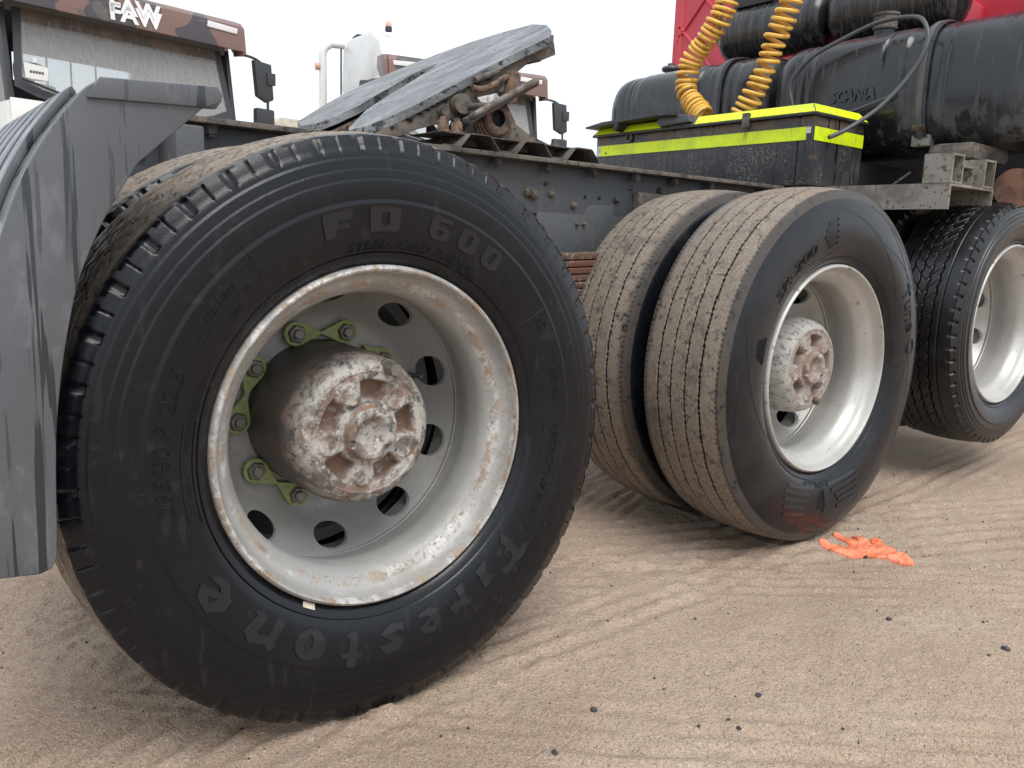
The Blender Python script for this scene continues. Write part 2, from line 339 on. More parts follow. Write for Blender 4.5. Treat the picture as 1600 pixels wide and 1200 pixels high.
# ---------------------------------------------------------------- ground
def gbase(x): return -.024+.0155*np.clip(x, -1.2, 2.6)
def ground_z(x, y):
    x = np.asarray(x, float); y = np.asarray(y, float)
    z = gbase(x)+fbm(x*.9, y*.9, 3)*.012
    near = np.exp(-np.maximum(0, np.hypot(x-.8, y)-2.5)/2)
    def ridges(px, py, dx, dy, width, period, amp, rag=.5, start=-9.):
        l = math.hypot(dx, dy); dx, dy = dx/l, dy/l
        al = (x-px)*dx+(y-py)*dy; ac = -(x-px)*dy+(y-py)*dx+fbm(al*1.3, al*0+px*3, 2)*.05
        m = 1/(1+np.exp((np.abs(ac)-width)/.02))/(1+np.exp(np.clip((start-al)/.03, -40, 40)))
        wv = np.sin(ac*2*PI/period+fbm(x*3, y*3, 2)*2.2)
        return m*amp*(wv*np.clip(.6+rag*2*fbm(x*9, y*9, 3), 0, 1.3))
    z = z+near*(ridges(.22, -.25, .48, -.45, .13, .060, .009, 1.1, .02)     # foreground ruts lower right
        + ridges(.45, -.45, .48, -.45, .05, .045, .004, .8)
        + ridges(1.2, -.12, .46, -.40, .13, .055, .007, .9)              # ruts past the glove
        + ridges(.7, .06, .92, .07, .11, .06, .0055, .5)                # ruts beside the front wheel
        + ridges(.7, .26, .92, .04, .12, .05, .0015, .5)
        + ridges(-.45, .5, .9, .44, .5, .055, .0035, .8)                 # streaks lower left
        + ridges(-.3, .15, .9, .3, .16, .05, .005, .7)
        + ridges(2.6, -.45, .9, -.42, .25, .07, .006, .6))
    for wx, wy, s_ in ((0., .125, .11), (0., .455, .11), (1.474, .165, .10), (1.474, .50, .10)):       # sand squeezed up round the contact patches
        dx = np.maximum(np.abs(x-wx)-s_, 0); dy = np.maximum(np.abs(y-wy)-.118, 0); d = np.hypot(dx, dy)
        z = z+.0075*np.exp(-((d-.020)/.015)**2)*np.clip(.7+1.4*fbm(x*12, y*12, 3), 0, 1.6)
    lump = np.clip(fbm(x*38, y*38, 3)-.10, 0, 1)*np.clip(.5+2.2*fbm(x*2.5+3, y*2.5, 2), 0, 1.4)
    z = z+near*(fbm(x*14, y*14, 3)*.0025+lump*.010+fbm(x*60, y*60, 2)*.0026)
    return z
def axis(lo, hi, st, far, grow=1.25):
    a = list(np.arange(lo, hi+st/2, st)); s = st
    while a[-1] < far: s *= grow; a.append(a[-1]+s)
    s = st; b = []
    p = lo
    while p > -far: s *= grow; p -= s; b.append(p)
    return np.array(b[::-1]+a)
gx = axis(-1.0, 2.6, .0085, 900); gy = axis(-.95, 1.25, .0085, 900)
X, Y = np.meshgrid(gx, gy, indexing='ij'); Z = ground_z(X, Y)
n0, n1 = X.shape; idx = np.arange(n0*n1).reshape(n0, n1)
F = np.stack([idx[:-1, :-1], idx[1:, :-1], idx[1:, 1:], idx[:-1, 1:]], -1).reshape(-1, 4)
g = mesh_obj('ground', np.stack([X, Y, Z], -1).reshape(-1, 3), F, 'sand', smooth=180); tag(g, kind='structure')

# ---------------------------------------------------------------- the tractor unit
truck = empty('tractor_truck'); tag(truck, 'dark chassis tractor truck with red cab, dual rear wheels and bare fifth wheel coupling', 'truck')

# ---- tyres
SIDE2 = [(.020, .298), (.010, .304), (.001, .312), (-.004, .322), (-.0025, .3235), (-.006, .3265), (-.011, .340), (-.016, .358), (-.0195, .378), (-.0213, .398), (-.0212, .415), (-.0198, .432), (-.0175, .449), (-.0145, .465), (-.0115, .477), (-.0085, .486)]
def _side():
    b = lambda r: float(np.interp(r, [q for p, q in SIDE2], [p for p, q in SIDE2]))
    st = [(.4055, .0046, .0060), (.4400, .0030, .0030), (.4565, .0026, .0026), (.4745, .0034, .0034)]; tot = sum(q[1] for q in st)
    rs = [q for p, q in SIDE2]
    for r, d, w_ in st: rs += [r-w_/2-.0007, r-w_/2, r+w_/2, r+w_/2+.0007, r+w_/2+.003]
    out = []
    for r in sorted(set(rs)):
        if any(abs(r-q[0]) < q[2]/2-1e-5 for q in st): continue
        o = sum(d*min(1, max(0, (r-(r_-w_/2))/w_)) for r_, d, w_ in st)
        out.append((b(r)-tot*min(1, max(0, (r-.385)/(.486-.385)))+o, r))
    return out
SIDE = _side()
def tyre_mesh(name, RT, W, ntheta, style, mat, clamp=None, k=81):
    """solid of revolution about y with cut tread; outer rim plane y = 0, width W"""
    hw = .127; c = hw
    sc_r = (RT-.298)/(.523-.298)
    def mr(r): return .298+(r-.298)*sc_r
    SD = SIDE2 if style == 'ribbed' else SIDE
    rows = []                                             # y, r, normal(y,r), zone
    for (y, r) in SD: rows.append((y, mr(r), -1, 0, 0))
    for (y, r) in ((-.0065, .4885), (-.004, .496), (-.0005, .504), (.003, .511)): rows.append((y, mr(r), -.8, -.6, 1))
    tw = c-.007
    for u in np.linspace(-tw, tw, k):
        rr = RT-.011*(abs(u)/tw)**2.2
        rows.append((c+u, rr, 0, -1, 2))
    for (y, r) in reversed(((-.0065, .4885), (-.004, .496), (-.0005, .504), (.003, .511))): rows.append((2*c-y, mr(r), .8, -.6, 1))
    for (y, r) in reversed(SD): rows.append((2*c-y, mr(r), 1, 0, 0))
    A = np.array(rows); th = np.linspace(0, 2*PI, ntheta, endpoint=False)
    y = np.repeat(A[:, 0][:, None], ntheta, 1); r = np.repeat(A[:, 1][:, None], ntheta, 1); T = np.repeat(th[None], len(A), 0)
    zone = np.repeat(A[:, 4][:, None], ntheta, 1); u = y-c
    dep = np.zeros_like(y); dirt = np.zeros_like(y)
    g = lambda d, w_: np.clip(1.5-np.abs(d)/w_*1.5, 0, 1)
    if style == 'drive':
        n = 54; ph = T*n/(2*PI); tri = np.abs((ph % 1)*2-1)*2-1
        zz = .010*tri
        d1 = g(u+.048-zz*.8, .0035)+g(u-.048-zz*.8, .0035)
        d2 = g(u-.004, .008)
        d3 = g(u+.088-zz*.35, .0026)+g(u-.088-zz*.35, .0026)
        lat = (g(((ph+u*14) % 1)-.5, .045))*((u > -.088) & (u < -.05) | (u > .05) & (u < .088))
        lat2 = (g(((ph*1-u*17+.2) % 1)-.5, .05))*((u > -.045) & (u < -.006) | (u > .012) & (u < .045))
        sip = (g(((ph*2+u*25) % 1)-.5, .05))*((np.abs(u+.03) < .012) | (np.abs(u-.03) < .012))
        hole = g((ph % 1)-.5, .12)*(g(u+.048-zz*.8, .008)+g(u-.048-zz*.8, .008))
        nt_ = 84; pn = (T*nt_/(2*PI)) % 1
        big = ((np.floor(T*nt_/(2*PI)) % 2) < 1)
        sh = np.where(big, np.clip(1-((pn-.5)/.24)**2, 0, 1), .7*g(pn-.5, .05))
        dep = np.where(zone == 2, np.clip(.9*d1+d2*1.25+.5*d3+.6*lat+.6*lat2+.35*sip+hole, 0, 1.3)*.011+np.clip((np.abs(u)-.110)/.010, 0, 1)*sh*.0022, 0)
        dep = np.where(zone == 1, sh*.0036, dep)
        dirt = np.where(zone == 2, np.clip(1-dep/.004, 0, 1)*(1-.62*np.clip((np.abs(u)-.100)/.015, 0, 1)), np.where(zone == 1, .16+.16*np.clip(fbm(T*30, u*0+2, 2), -.5, 1), 0))
    elif style == 'ribbed':
        n = 200; ph = (T*n/(2*PI)) % 1; dots = g(ph-.5, .30)
        for q, wd in ((-.071, .0042), (-.026, .0034), (.021, .0034), (.068, .0042)):
            dep = np.maximum(dep, g(u-q-.0008*np.sin(T*37), wd*(.78+.3*dots))*(.7+.3*dots))
        edge = g(((T*220/(2*PI)) % 1)-.5, .2)*np.clip((np.abs(u)-.112)/.006, 0, 1)*.25
        dep = np.where(zone == 2, np.clip(dep, 0, 1)*.010+edge*.006, 0)
        dep += np.where(zone == 2, np.clip(fbm(T*60, u*260, 3)+.1, 0, 1)*.0011*np.exp(-((u+.002)/.03)**2), 0)
        dirt = np.where(zone == 2, np.clip(1-dep/.004, 0, 1)*(1-.55*np.clip((u+tw*0-.085)/.03, 0, 1))*(1-.55*np.clip((-u-.108)/.012, 0, 1)), np.where(zone == 1, .38, 0))
    else:
        n = 62; ph = T*n/(2*PI); tri = np.abs((ph % 1)*2-1)*2-1
        zz = .0030*tri
        for q in (-.052, -.017, .017, .052): dep = np.maximum(dep, g(u-q-zz, .0036))
        dep = np.maximum(dep, .45*g(((ph+np.abs(u)*24) % 1)-.5, .06)*(np.abs(u) < .05))
        dep = np.maximum(dep, .8*g(u-.078, .002)+.8*g(u+.078, .002))
        nt_ = 62; sh = g(((T*nt_/(2*PI)) % 1)-.5, .16)
        dep = np.where(zone == 2, np.clip(dep, 0, 1)*.009+np.clip((np.abs(u)-.108)/.01, 0, 1)*sh*.004, 0)
        dep = np.where(zone == 1, sh*.006, dep)
    for s_ in (0,): pass
    y = y-A[:, 2][:, None]*dep*.9; r = r+A[:, 3][:, None]*dep
    if style == 'drive': r = r+np.where(zone == 2, fbm(T*40, u*120, 3)*.0014, 0)
    x_ = r*np.cos(T); z_ = r*np.sin(T)
    if clamp is not None:
        over = np.clip(clamp-z_, 0, 1); z_ = np.maximum(z_, clamp)
    V = np.stack([x_, y, z_], -1).reshape(-1, 3)
    a = len(A); I = np.arange(a*ntheta).reshape(a, ntheta); J = np.roll(I, -1, 1)
    F = np.stack([I[:-1], J[:-1], J[1:], I[1:]], -1).reshape(-1, 4)
    me = bpy.data.meshes.new(name); me.from_pydata(V.tolist(), [], F.tolist())
    at = me.attributes.new('dirt', 'FLOAT', 'POINT'); at.data.foreach_set('value', dirt.reshape(-1).astype(np.float32))
    me.polygons.foreach_set('use_smooth', [True]*len(me.polygons)); me.set_sharp_from_angle(angle=R(48))
    me.materials.append(MATS[mat]); me.update(); return me

# ---- raised lettering on a sidewall
def font_loops(txt, size, shear=0.):
    cu = bpy.data.curves.new('t', 'FONT'); cu.body = txt; cu.size = size; cu.shear = shear; cu.resolution_u = 3
    ob = bpy.data.objects.new('t', cu); COL.objects.link(ob)
    dg = bpy.context.evaluated_depsgraph_get(); me = ob.evaluated_get(dg).to_mesh()
    cnt = {}
    for p in me.polygons:
        for e in p.edge_keys: cnt[e] = cnt.get(e, 0)+1
    nb = {}
    for (a, b), c in cnt.items():
        if c == 1: nb.setdefault(a, []).append(b); nb.setdefault(b, []).append(a)
    co_ = [v.co[:2] for v in me.vertices]; loops = []; seen = set()
    for s in nb:
        if s in seen: continue
        lp = [s]; seen.add(s); cur = s
        while True:
            nx = [q for q in nb[cur] if q not in seen]
            if not nx: break
            cur = nx[0]; seen.add(cur); lp.append(cur)
        if len(lp) > 2: loops.append([co_[i] for i in lp])
    wd = max(c[0] for l in loops for c in l)
    ob.evaluated_get(dg).to_mesh_clear(); bpy.data.objects.remove(ob); bpy.data.curves.remove(cu)
    return loops, wd
def ridge(mb, loop, R0, th0, prof, wd=.0015, ht=.0016, closed=True, step=.004):
    """loop: flat (x along the arc clockwise, y outward) -> ridge lying on the sidewall"""
    P = []
    n = len(loop)
    for i in range(n if closed else n-1):
        a = np.array(loop[i]); b = np.array(loop[(i+1) % n]); k = max(1, int(np.hypot(*(b-a))/step))
        for t in range(k): P.append(a+(b-a)*t/k)
    if not closed: P.append(np.array(loop[-1]))
    n = len(P); V = []; F = []
    for i in range(n):
        a = P[(i-1) % n] if closed or i else P[0]; b = P[(i+1) % n] if closed or i < n-1 else P[-1]
        d = b-a; L_ = np.hypot(*d)+1e-9; nn = np.array([-d[1], d[0]])/L_
        for s, h in ((-1, -.0006), (-.35, ht), (.35, ht), (1, -.0006)):
            q = P[i]+nn*wd*s; th = th0-q[0]/R0; r = R0+q[1]; y = prof(r)-h
            V.append((r*math.cos(th), y, r*math.sin(th)))
    for i in range(n if closed else n-1):
        j = (i+1) % n
        for s in range(3): F.append((i*4+s, i*4+s+1, j*4+s+1, j*4+s))
    mb.add(V, F)
def fill_face(mb, loops, R0, th0, prof, ht=.0008, st=.0016):
    P = [np.array(l) for l in loops]; A = np.concatenate(P); x0, y0 = A.min(0); x1, y1 = A.max(0)
    nx = int((x1-x0)/st)+1; ny = int((y1-y0)/st)+1
    cx_ = x0+(np.arange(nx)+.5)*st; cy_ = y0+(np.arange(ny)+.5)*st; Xc, Yc = np.meshgrid(cx_, cy_, indexing='ij'); ins_ = np.zeros(Xc.shape, bool)
    for l in P:
        for a, b in zip(l, np.roll(l, -1, 0)):
            with np.errstate(divide='ignore', invalid='ignore'):
                ins_ ^= ((a[1] > Yc) != (b[1] > Yc)) & (Xc < (b[0]-a[0])*(Yc-a[1])/(b[1]-a[1]+1e-12)+a[0])
    ids = {}; V = []; F = []
    def vid(i, j):
        if (i, j) not in ids:
            x, y = x0+i*st, y0+j*st; th = th0-x/R0; r = R0+y
            ids[(i, j)] = len(V); V.append((r*math.cos(th), prof(r)-ht, r*math.sin(th)))
        return ids[(i, j)]
    for i, j in np.argwhere(ins_): F.append((vid(i, j), vid(i+1, j), vid(i+1, j+1), vid(i, j+1)))
    mb.add(V, F)
def prof_std(r): return float(np.interp(r, [b for a, b in SIDE], [a for a, b in SIDE]))
def text_on(mb, txt, size, R0, deg, shear=0., wd=.0011, ht=.0012, sx=1., prof=prof_std):
    lp, W_ = font_loops(txt, size, shear)
    for l in lp: ridge(mb, [((x-W_/2)*sx, y) for x, y in l], R0, R(deg), prof, wd, ht)
def rr(x0, y0, x1, y1, c):
    out = []
    for cx, cy, a0 in ((x1-c, y1-c, 0), (x0+c, y1-c, 90), (x0+c, y0+c, 180), (x1-c, y0+c, 270)):
        for k in range(5): a = R(a0+k*22.5); out.append((cx+c*math.cos(a), cy+c*math.sin(a)))
    return out

RS = {}
def wheel_disc(mb, n=10, off=54):
    """dished disc with hand holes: sector patches from hole edge to sector edge"""
    prof_r = [.146, .186, .198, .212, .228, .250, .266]; prof_y = [.268, .268, .264, .252, .232, .202, .176]
    fy = lambda r: float(np.interp(r, prof_r, prof_y))
    r0, r1, rc = .146, .266, .241; K = 32; rings = 7
    for s in range(n):
        a0 = R(off+s*360/n); da = PI/n
        def bnd(t):                                        # rectangle boundary in (angle, radius)
            t = (t % 1)*4; q = int(t); f = t-q
            return [(da*(1-2*f), r1), (-da, r1+(r0-r1)*f), (-da+2*da*f, r0), (da, r0+(r1-r0)*f)][q]
        V = []; F = []
        for i in range(rings+1):
            t = i/rings
            for k in range(K):
                B = bnd(k/K+.125*0); ang = math.atan2((B[1]-rc)/.05, B[0]/da)
                hx = .142*math.cos(ang); hr = .0205*math.sin(ang)
                e = t**1.4
                aa = hx*(1-e)+B[0]*e; r = (rc+hr)*(1-e)+B[1]*e; th = a0+aa
                V.append((r*math.cos(th), fy(r), r*math.sin(th)))
        for i in range(rings):
            for k in range(K): F.append((i*K+k, i*K+(k+1) % K, (i+1)*K+(k+1) % K, (i+1)*K+k))
        m0 = len(V)                                       # wall of the hole
        for k in range(K):
            x, y, z = V[k]; V.append((x, y+.012, z))
        for k in range(K): F.append((k, (k+1) % K, m0+(k+1) % K, m0+k))
        mb.add(V, F)
def rim_mesh(mat):
    if mat in RS: return RS[mat]
    prof = [(.016, .302), (.004, .3015), (-.0005, .2985), (-.002, .2955), (-.0005, .2925), (.004, .2905), (.012, .2880), (.022, .2850), (.030, .2800), (.034, .2740), (.038, .2690), (.043, .2655), (.052, .2585), (.062, .2530), (.075, .2510), (.105, .2515), (.122, .2555), (.136, .2600), (.150, .2630), (.160, .2640),
            (.166, .2640), (.168, .2625), (.171, .2640), (.178, .2655), (.19, .271), (.25, .274), (.254, .298)]
    mb = MB(); mb.lathe(prof, n=180); wheel_disc(mb)
    bm = bmesh.new(); vs = [bm.verts.new(p) for p in mb.v]
    for q in mb.f: bm.faces.new([vs[i] for i in q])
    bmesh.ops.remove_doubles(bm, verts=bm.verts, dist=.0006); bmesh.ops.recalc_face_normals(bm, faces=bm.faces)
    me = bpy.data.meshes.new('wheel'); bm.to_mesh(me); bm.free()
    wear = [max(math.exp(-((v.co.y-.002)/.006)**2)*.95, .8*math.exp(-((v.co.y-.040)/.010)**2), .45*math.exp(-((v.co.y-.02)/.012)**2), .3*math.exp(-((v.co.y-.06)/.02)**2)) if v.co.y < .165 else .12 for v in me.vertices]
    at = me.attributes.new('wear', 'FLOAT', 'POINT'); at.data.foreach_set('value', wear)
    me.polygons.foreach_set('use_smooth', [True]*len(me.polygons)); me.set_sharp_from_angle(angle=R(35))
    me.materials.append(MATS[mat]); RS[mat] = me; return me
def hub_mesh(mat, front=.058, rad=.146):
    """planetary hub drum with pockets cast into its end face"""
    key = 'hub'+mat
    if key in RS: return RS[key]
    n = 240; prof = [(.30, rad), (front+.065, rad*.978), (front+.032, rad*.945), (front+.014, rad*.895), (front+.004, rad*.83), (front, rad*.765)]
    rads = list(np.linspace(rad*.75, .004, 60)); V = []; wear = []; pock = []; fac = []
    for (y, r) in prof:
        for k in range(n):
            a = 2*PI*k/n; V.append((r*math.cos(a), y, r*math.sin(a))); wear.append(float(np.interp(y, [front, front+.025, front+.05, front+.10], [.9, .7, .4, 0.]))); pock.append(0.); fac.append(float(np.interp(y, [front, front+.006], [.6, 0])))
    for r in rads:
        for k in range(n):
            a = 2*PI*k/n; y = front+.0015
            da = (math.degrees(a)-10) % 72; da = min(da, 72-da)
            s = lambda v: 1/(1+math.exp(-v))
            pk = s((.0165-abs(r-.078))/.0007)*s((17-da)/.6)
            db = (math.degrees(a)-46) % 72; db = min(db, 72-db)
            pd = s((.017-math.hypot(r-.079, .079*R(db)))/.0009); pr = s((.0195-math.hypot(r-.079, .079*R(db)))/.0009)
            y += .028*pk-.006*pr+.003*pd
            boss = s((.049-r)/.0009); dish = s((.027-r)/.0025)
            y += -boss*.017+dish*.019
            d3 = min((math.degrees(a)-t) % 360 for t in (72, 200, 318)); d3 = min(min((math.degrees(a)-t) % 360, 360-(math.degrees(a)-t) % 360) for t in (72, 200, 318))
            y += .010*s((.0055-math.hypot(r-.043, .043*R(d3)))/.0008)
            y += .004*s((.115-.0-r)*0-6)
            V.append((r*math.cos(a), y, r*math.sin(a))); wear.append(1.); pock.append(pk+.8*max(0, boss*(1-boss)*4)); fac.append(1.)
    rows = len(prof)+len(rads); F = []
    for i in range(rows-1): F += [(i*n+k, i*n+(k+1) % n, (i+1)*n+(k+1) % n, (i+1)*n+k) for k in range(n)]
    F.append(tuple((rows-1)*n+k for k in range(n)))
    me = bpy.data.meshes.new('hub'); me.from_pydata(V, [], F)
    for kk, vv in (('wear', wear), ('pocket', pock), ('face', fac)):
        at = me.attributes.new(kk, 'FLOAT', 'POINT'); at.data.foreach_set('value', vv)
    bm = bmesh.new(); bm.from_mesh(me); bmesh.ops.recalc_face_normals(bm, faces=bm.faces); bm.to_mesh(me); bm.free()
    me.polygons.foreach_set('use_smooth', [True]*len(me.polygons)); me.set_sharp_from_angle(angle=R(55))
    me.materials.append(MATS[mat]); RS[key] = me; return me
def put(name, me, parent, loc=(0, 0, 0)):
    o = bpy.data.objects.new(name, me); o.location = loc; return link(o, parent)
nutm = MB().hexnut((0, .266, 0), .0165, .024); nut_obj = nutm.build('wheel_nut', 'steel_nut'); NUT = nut_obj.data; bpy.data.objects.remove(nut_obj)
# green loose-nut pointer: ring with a triangular tongue, made at the origin, tongue along +x
def pointer_mesh():
    mb = MB(); n = 24; y0, y1 = .262, .250
    ring = [(.0235*math.cos(R(62+k*236/20)), .0235*math.sin(R(62+k*236/20))) for k in range(21)]
    pts = ring+[(.0525, .0015), (.0525, -.0015)][::-1]
    out = [(x, z) for x, z in ring]+[(.0525, -.0018), (.0525, .0018)]
    mb.prism(out, 1, y1, y0, .0012)
    o = mb.build('nut_pointer', 'green_plastic'); me = o.data; bpy.data.objects.remove(o); return me
PTR = pointer_mesh()
def add_wheel(label, loc, tyre_me, rim, hub=None, nuts=True, pointers=(), turned=False):
    w_ = put('wheel', rim_mesh(rim), truck, loc); w_['label'] = label
    if turned: w_.rotation_euler = (0, 0, PI)
    t = put('tyre', tyre_me, w_)
    if hub: put('hub', hub_mesh(hub), w_)
    if nuts:
        for k in range(10):
            a = R(36*k); o = put('wheel_nut', NUT, w_, (.1675*math.cos(a), 0, .1675*math.sin(a)))
    for k, d in pointers:
        a = R(36*k); o = put('nut_pointer', PTR, w_, (.1675*math.cos(a), 0, .1675*math.sin(a)))
        o.rotation_euler = (0, -(a+d*R(90+18)), 0)
    return w_
TD = tyre_mesh('tyre', .523, .25, 1296, 'drive', 'rubber', clamp=-.026-.495)
TR = tyre_mesh('tyre', .516, .25, 1400, 'ribbed', 'rubber_dusty', clamp=-.512-.004, k=111)
TS = tyre_mesh('tyre', .465, .25, 1240, 'steer', 'wet_rubber', k=111)
# nuts k (36 deg steps) and which way round each pointer's tongue looks
W1 = add_wheel('nearest wheel, worn silver rim with green nut pointers and rusty hub', (0, 0, .495), TD, 'rim_worn', 'hub_worn', True,
               [(3, -1), (2, 1), (1, 1), (4, 1), (5, -1), (6, 1), (7, -1), (0, -1), (8, 1), (9, -1)])
W1i = add_wheel('inner twin wheel behind the nearest wheel', (0, .585, .495), TD, 'rim_worn', None, False, turned=True)
W2 = add_wheel('middle wheel with sandy ribbed tread and pale silver rim', (1.474, .039, .512), TR, 'rim_clean', 'hub_white')
W2i = add_wheel('sandy ribbed inner twin wheel behind the middle wheel', (1.474, .624, .512), TR, 'rim_clean', None, False, turned=True)
W3 = add_wheel('raised wheel with black zigzag tread under the fuel tank', (2.705, .052, .600), TS, 'rim_clean', None)
MB().lathe([(.30, .135), (.235, .130), (.215, .11), (.21, .001)], n=48).build('hub', 'hub_white', W3)
W3i = add_wheel('inner twin of the raised wheel', (2.705, .637, .600), TS, 'rim_clean', None, False, turned=True)
hb = MB(); hb.hexnut((.1215*math.cos(R(70)), .07, .1215*math.sin(R(70))), .0125, .036, stud=False); hb.build('hub_bolt', 'steel_nut', W1)
hb = MB(); hb.hexnut((.108*math.cos(R(-72)), .075, .108*math.sin(R(-72))), .011, .03, stud=False); hb.build('hub_bolt', 'rust', W2)
MB().tube([(.196, .262, .062), (.205, .225, .064), (.206, .212, .064)], [.006, .005, .004], 10).build('valve_stem', 'steel_nut', W1)
tagm = MB()
for s in (0,):
    V = []; F = []
    for i in range(9):
        th = R(-119.5+i*.55)
        for r in (.3045, .3125): V.append((r*math.cos(th), prof_std(r)-.001, r*math.sin(th)))
    for i in range(8): F.append((2*i, 2*i+1, 2*i+3, 2*i+2))
    tagm.add(V, F)
tagm.build('paper_tag', 'yellowed_tag', W1)

# ---- lettering of the nearest tyre
def letters_W1():
    # FD 600 II: heavy block letters
    mb = MB(); R0 = .357; h = .041
    def L(loops, deg, sh=0):
        q = MB()
        loops = [[(x+sh*y, y) for x, y in l] for l in loops]; fill_face(q, loops, R0, R(deg), prof_std)
        for l in loops: ridge(q, l, R0, R(deg), prof_std, .0013, .0024)
        q.build('raised_letter', 'rubber_moulded', W1)
    L([[(-.030, 0), (-.010, 0), (-.008, .012), (.014, .012), (.016, .020), (-.006, .020), (-.005, .026), (.018, .026), (.020, .032), (.024, .041), (-.030, .041), (-.032, .034)]], 104.5, .1)
    L([[(-.028, 0), (.022, 0), (.028, .006), (.028, .035), (.022, h), (-.028, h)], rr(-.006, .010, .006, .031, .003)], 92)
    L([rr(-.021, 0, .021, .026, .009)[:0] or [(-.021, .010), (-.012, 0), (.012, 0), (.021, .008), (.021, .018), (.014, .025), (-.004, .025), (-.004, .031), (.020, .031), (.022, h), (-.010, h), (-.021, .032)], rr(-.005, .009, .006, .017, .003)], 75.5)
    L([rr(-.020, 0, .020, h, .013), rr(-.005, .010, .005, .031, .004)], 66)
    L([rr(-.020, 0, .020, h, .013), rr(-.005, .010, .005, .031, .004)], 57)
    L([[(-.008, 0), (.008, 0), (.008, .003), (.006, .003), (.006, .015), (.008, .015), (.008, .018), (-.008, .018), (-.008, .015), (-.006, .015), (-.006, .003), (-.008, .003)], [(-.003, .003), (-.001, .003), (-.001, .015), (-.003, .015)], [(.001, .003), (.003, .003), (.003, .015), (.001, .015)]], 48.5)
    # brand name in spiky script along the lower arc, letter tops outward
    mb = MB(); R0 = .340; h = .050
    def L(loops, deg, sh=.10):
        q = MB()
        loops = [[(1.32*(x+sh*y), 1.25*y) for x, y in l] for l in loops]; fill_face(q, loops, R0, R(deg), prof_std)
        for l in loops: ridge(q, l, R0, R(deg), prof_std, .0013, .0024)
        q.build('raised_letter', 'rubber_moulded', W1)
    L([[(-.006, -.004), (.004, .004), (.003, .018), (.014, .020), (.010, .027), (.003, .025), (.004, .036), (.018, .040), (.030, .036), (.024, .052), (.004, .049), (-.014, .054), (-.024, .048), (-.016, .042), (-.009, .040), (-.008, .024), (-.016, .022), (-.010, .017), (-.009, .006)]], -42)
    L([[(-.010, 0), (.012, .003), (.008, .010), (.010, .032), (.004, .036), (-.012, .032), (-.006, .024), (-.008, .010), (-.014, .006)]], -53.5)
    L([[(-.016, 0), (.004, 0), (.001, .008), (.001, .020), (.010, .016), (.020, .022), (.014, .034), (.002, .030), (-.012, .037), (-.018, .031), (-.011, .026), (-.012, .008)]], -64)
    L([[(-.018, .012), (-.006, 0), (.012, .004), (.016, .010), (.004, .010), (-.002, .014), (.018, .024), (.012, .034), (-.004, .038), (-.018, .028)], [(-.004, .022), (.003, .026), (-.002, .029)]], -76, 0)
    L([[(-.018, .004), (.004, 0), (.018, .012), (.002, .024), (.008, .028), (.020, .028), (.008, .042), (-.008, .040), (-.018, .028), (-.002, .016), (-.006, .012), (-.018, .014)]], -88)
    L([[(-.006, .004), (.004, 0), (.014, .006), (.006, .010), (.005, .030), (.018, .030), (.012, .037), (.005, .037), (.004, .048), (-.008, .052), (-.008, .037), (-.016, .037), (-.014, .030), (-.008, .030)]], -100.5)
    L([[(.021*math.cos(2*PI*k/22), .020+.021*math.sin(2*PI*k/22)) for k in range(22)], [(.005*math.cos(2*PI*k/14)+.002, .020+.011*math.sin(2*PI*k/14)) for k in range(14)]], -114, 0)
    L([[(-.020, 0), (-.006, 0), (-.008, .024), (.004, .028), (.008, .022), (.007, .004), (.012, 0), (.026, .006), (.018, .010), (.020, .034), (.010, .042), (-.008, .036), (-.016, .042), (-.024, .034), (-.018, .028)]], -128)
    L([[(-.020, .014), (-.006, 0), (.014, .004), (.020, .014), (.004, .012), (-.004, .016), (.022, .026), (.014, .040), (-.006, .044), (-.020, .030)], [(-.005, .024), (.005, .029), (-.002, .034)]], -146, 0)
    mb = MB(); text_on(mb, 'STEELCORD RADIAL', .024, .327, 81, .25, .0011, .0019, 1.18); mb.build('raised_lettering', 'rubber_moulded', W1)
    mb = MB(); text_on(mb, '295/80 R 22.5', .034, .366, 174, .25, .0012, .0021, 1.12); mb.build('raised_lettering', 'rubber_moulded', W1)
    mb = MB(); text_on(mb, 'TUBELESS', .019, .372, 13, 0, .0010, .0017, 1.1); mb.build('raised_lettering', 'rubber_moulded', W1)
    mb = MB(); text_on(mb, 'REGROOVABLE', .024, .368, -15, .2, .0010, .0018, 1.1); mb.build('raised_lettering', 'rubber_moulded', W1)
    for a_ in (('152/148M', .017, .372, 140, .2, .0009, .0016), ('M+S', .015, .342, 139, 0, .0009, .0015), ('E4', .013, .356, 133, 0, .0006, .0008)):
        mb = MB(); text_on(mb, *a_); mb.build('raised_lettering', 'rubber_moulded', W1)
    mb = MB(); text_on(mb, '62', .026, .372, 31, .0, .0010, .0018); mb.build('raised_lettering', 'rubber_moulded', W1)
    # framed panels, radial ribs and small mould marks
    def arc(r, a0, a1, ref): return [((ref-a)*PI/180*.36, r-.36) for a in np.linspace(a0, a1, 14)]
    def one_line(loop, deg, closed, w_=.0008, h_=.0014, nm='mould_line'):
        q = MB(); ridge(q, loop, .36, R(deg), prof_std, w_, h_, closed); q.build(nm, 'rubber_moulded', W1)
    for a0, a1, r0, r1 in ((151, 128, .362, .392), (196, 168, .330, .349), (1, -14, .333, .352)):
        one_line(arc(r0, a0, a1, a0)+arc(r1, a1, a0, a0), a0, True, .0009, .0015, 'panel_frame')
    for dg_, r0, r1 in ((128, .36, .415), (34, .335, .400), (-130, .334, .350), (-127, .39, .43), (184, .395, .43), (-6, .385, .43), (-34, .334, .346)):
        one_line([(0, r0-.36), (0, r1-.36)], dg_, False)
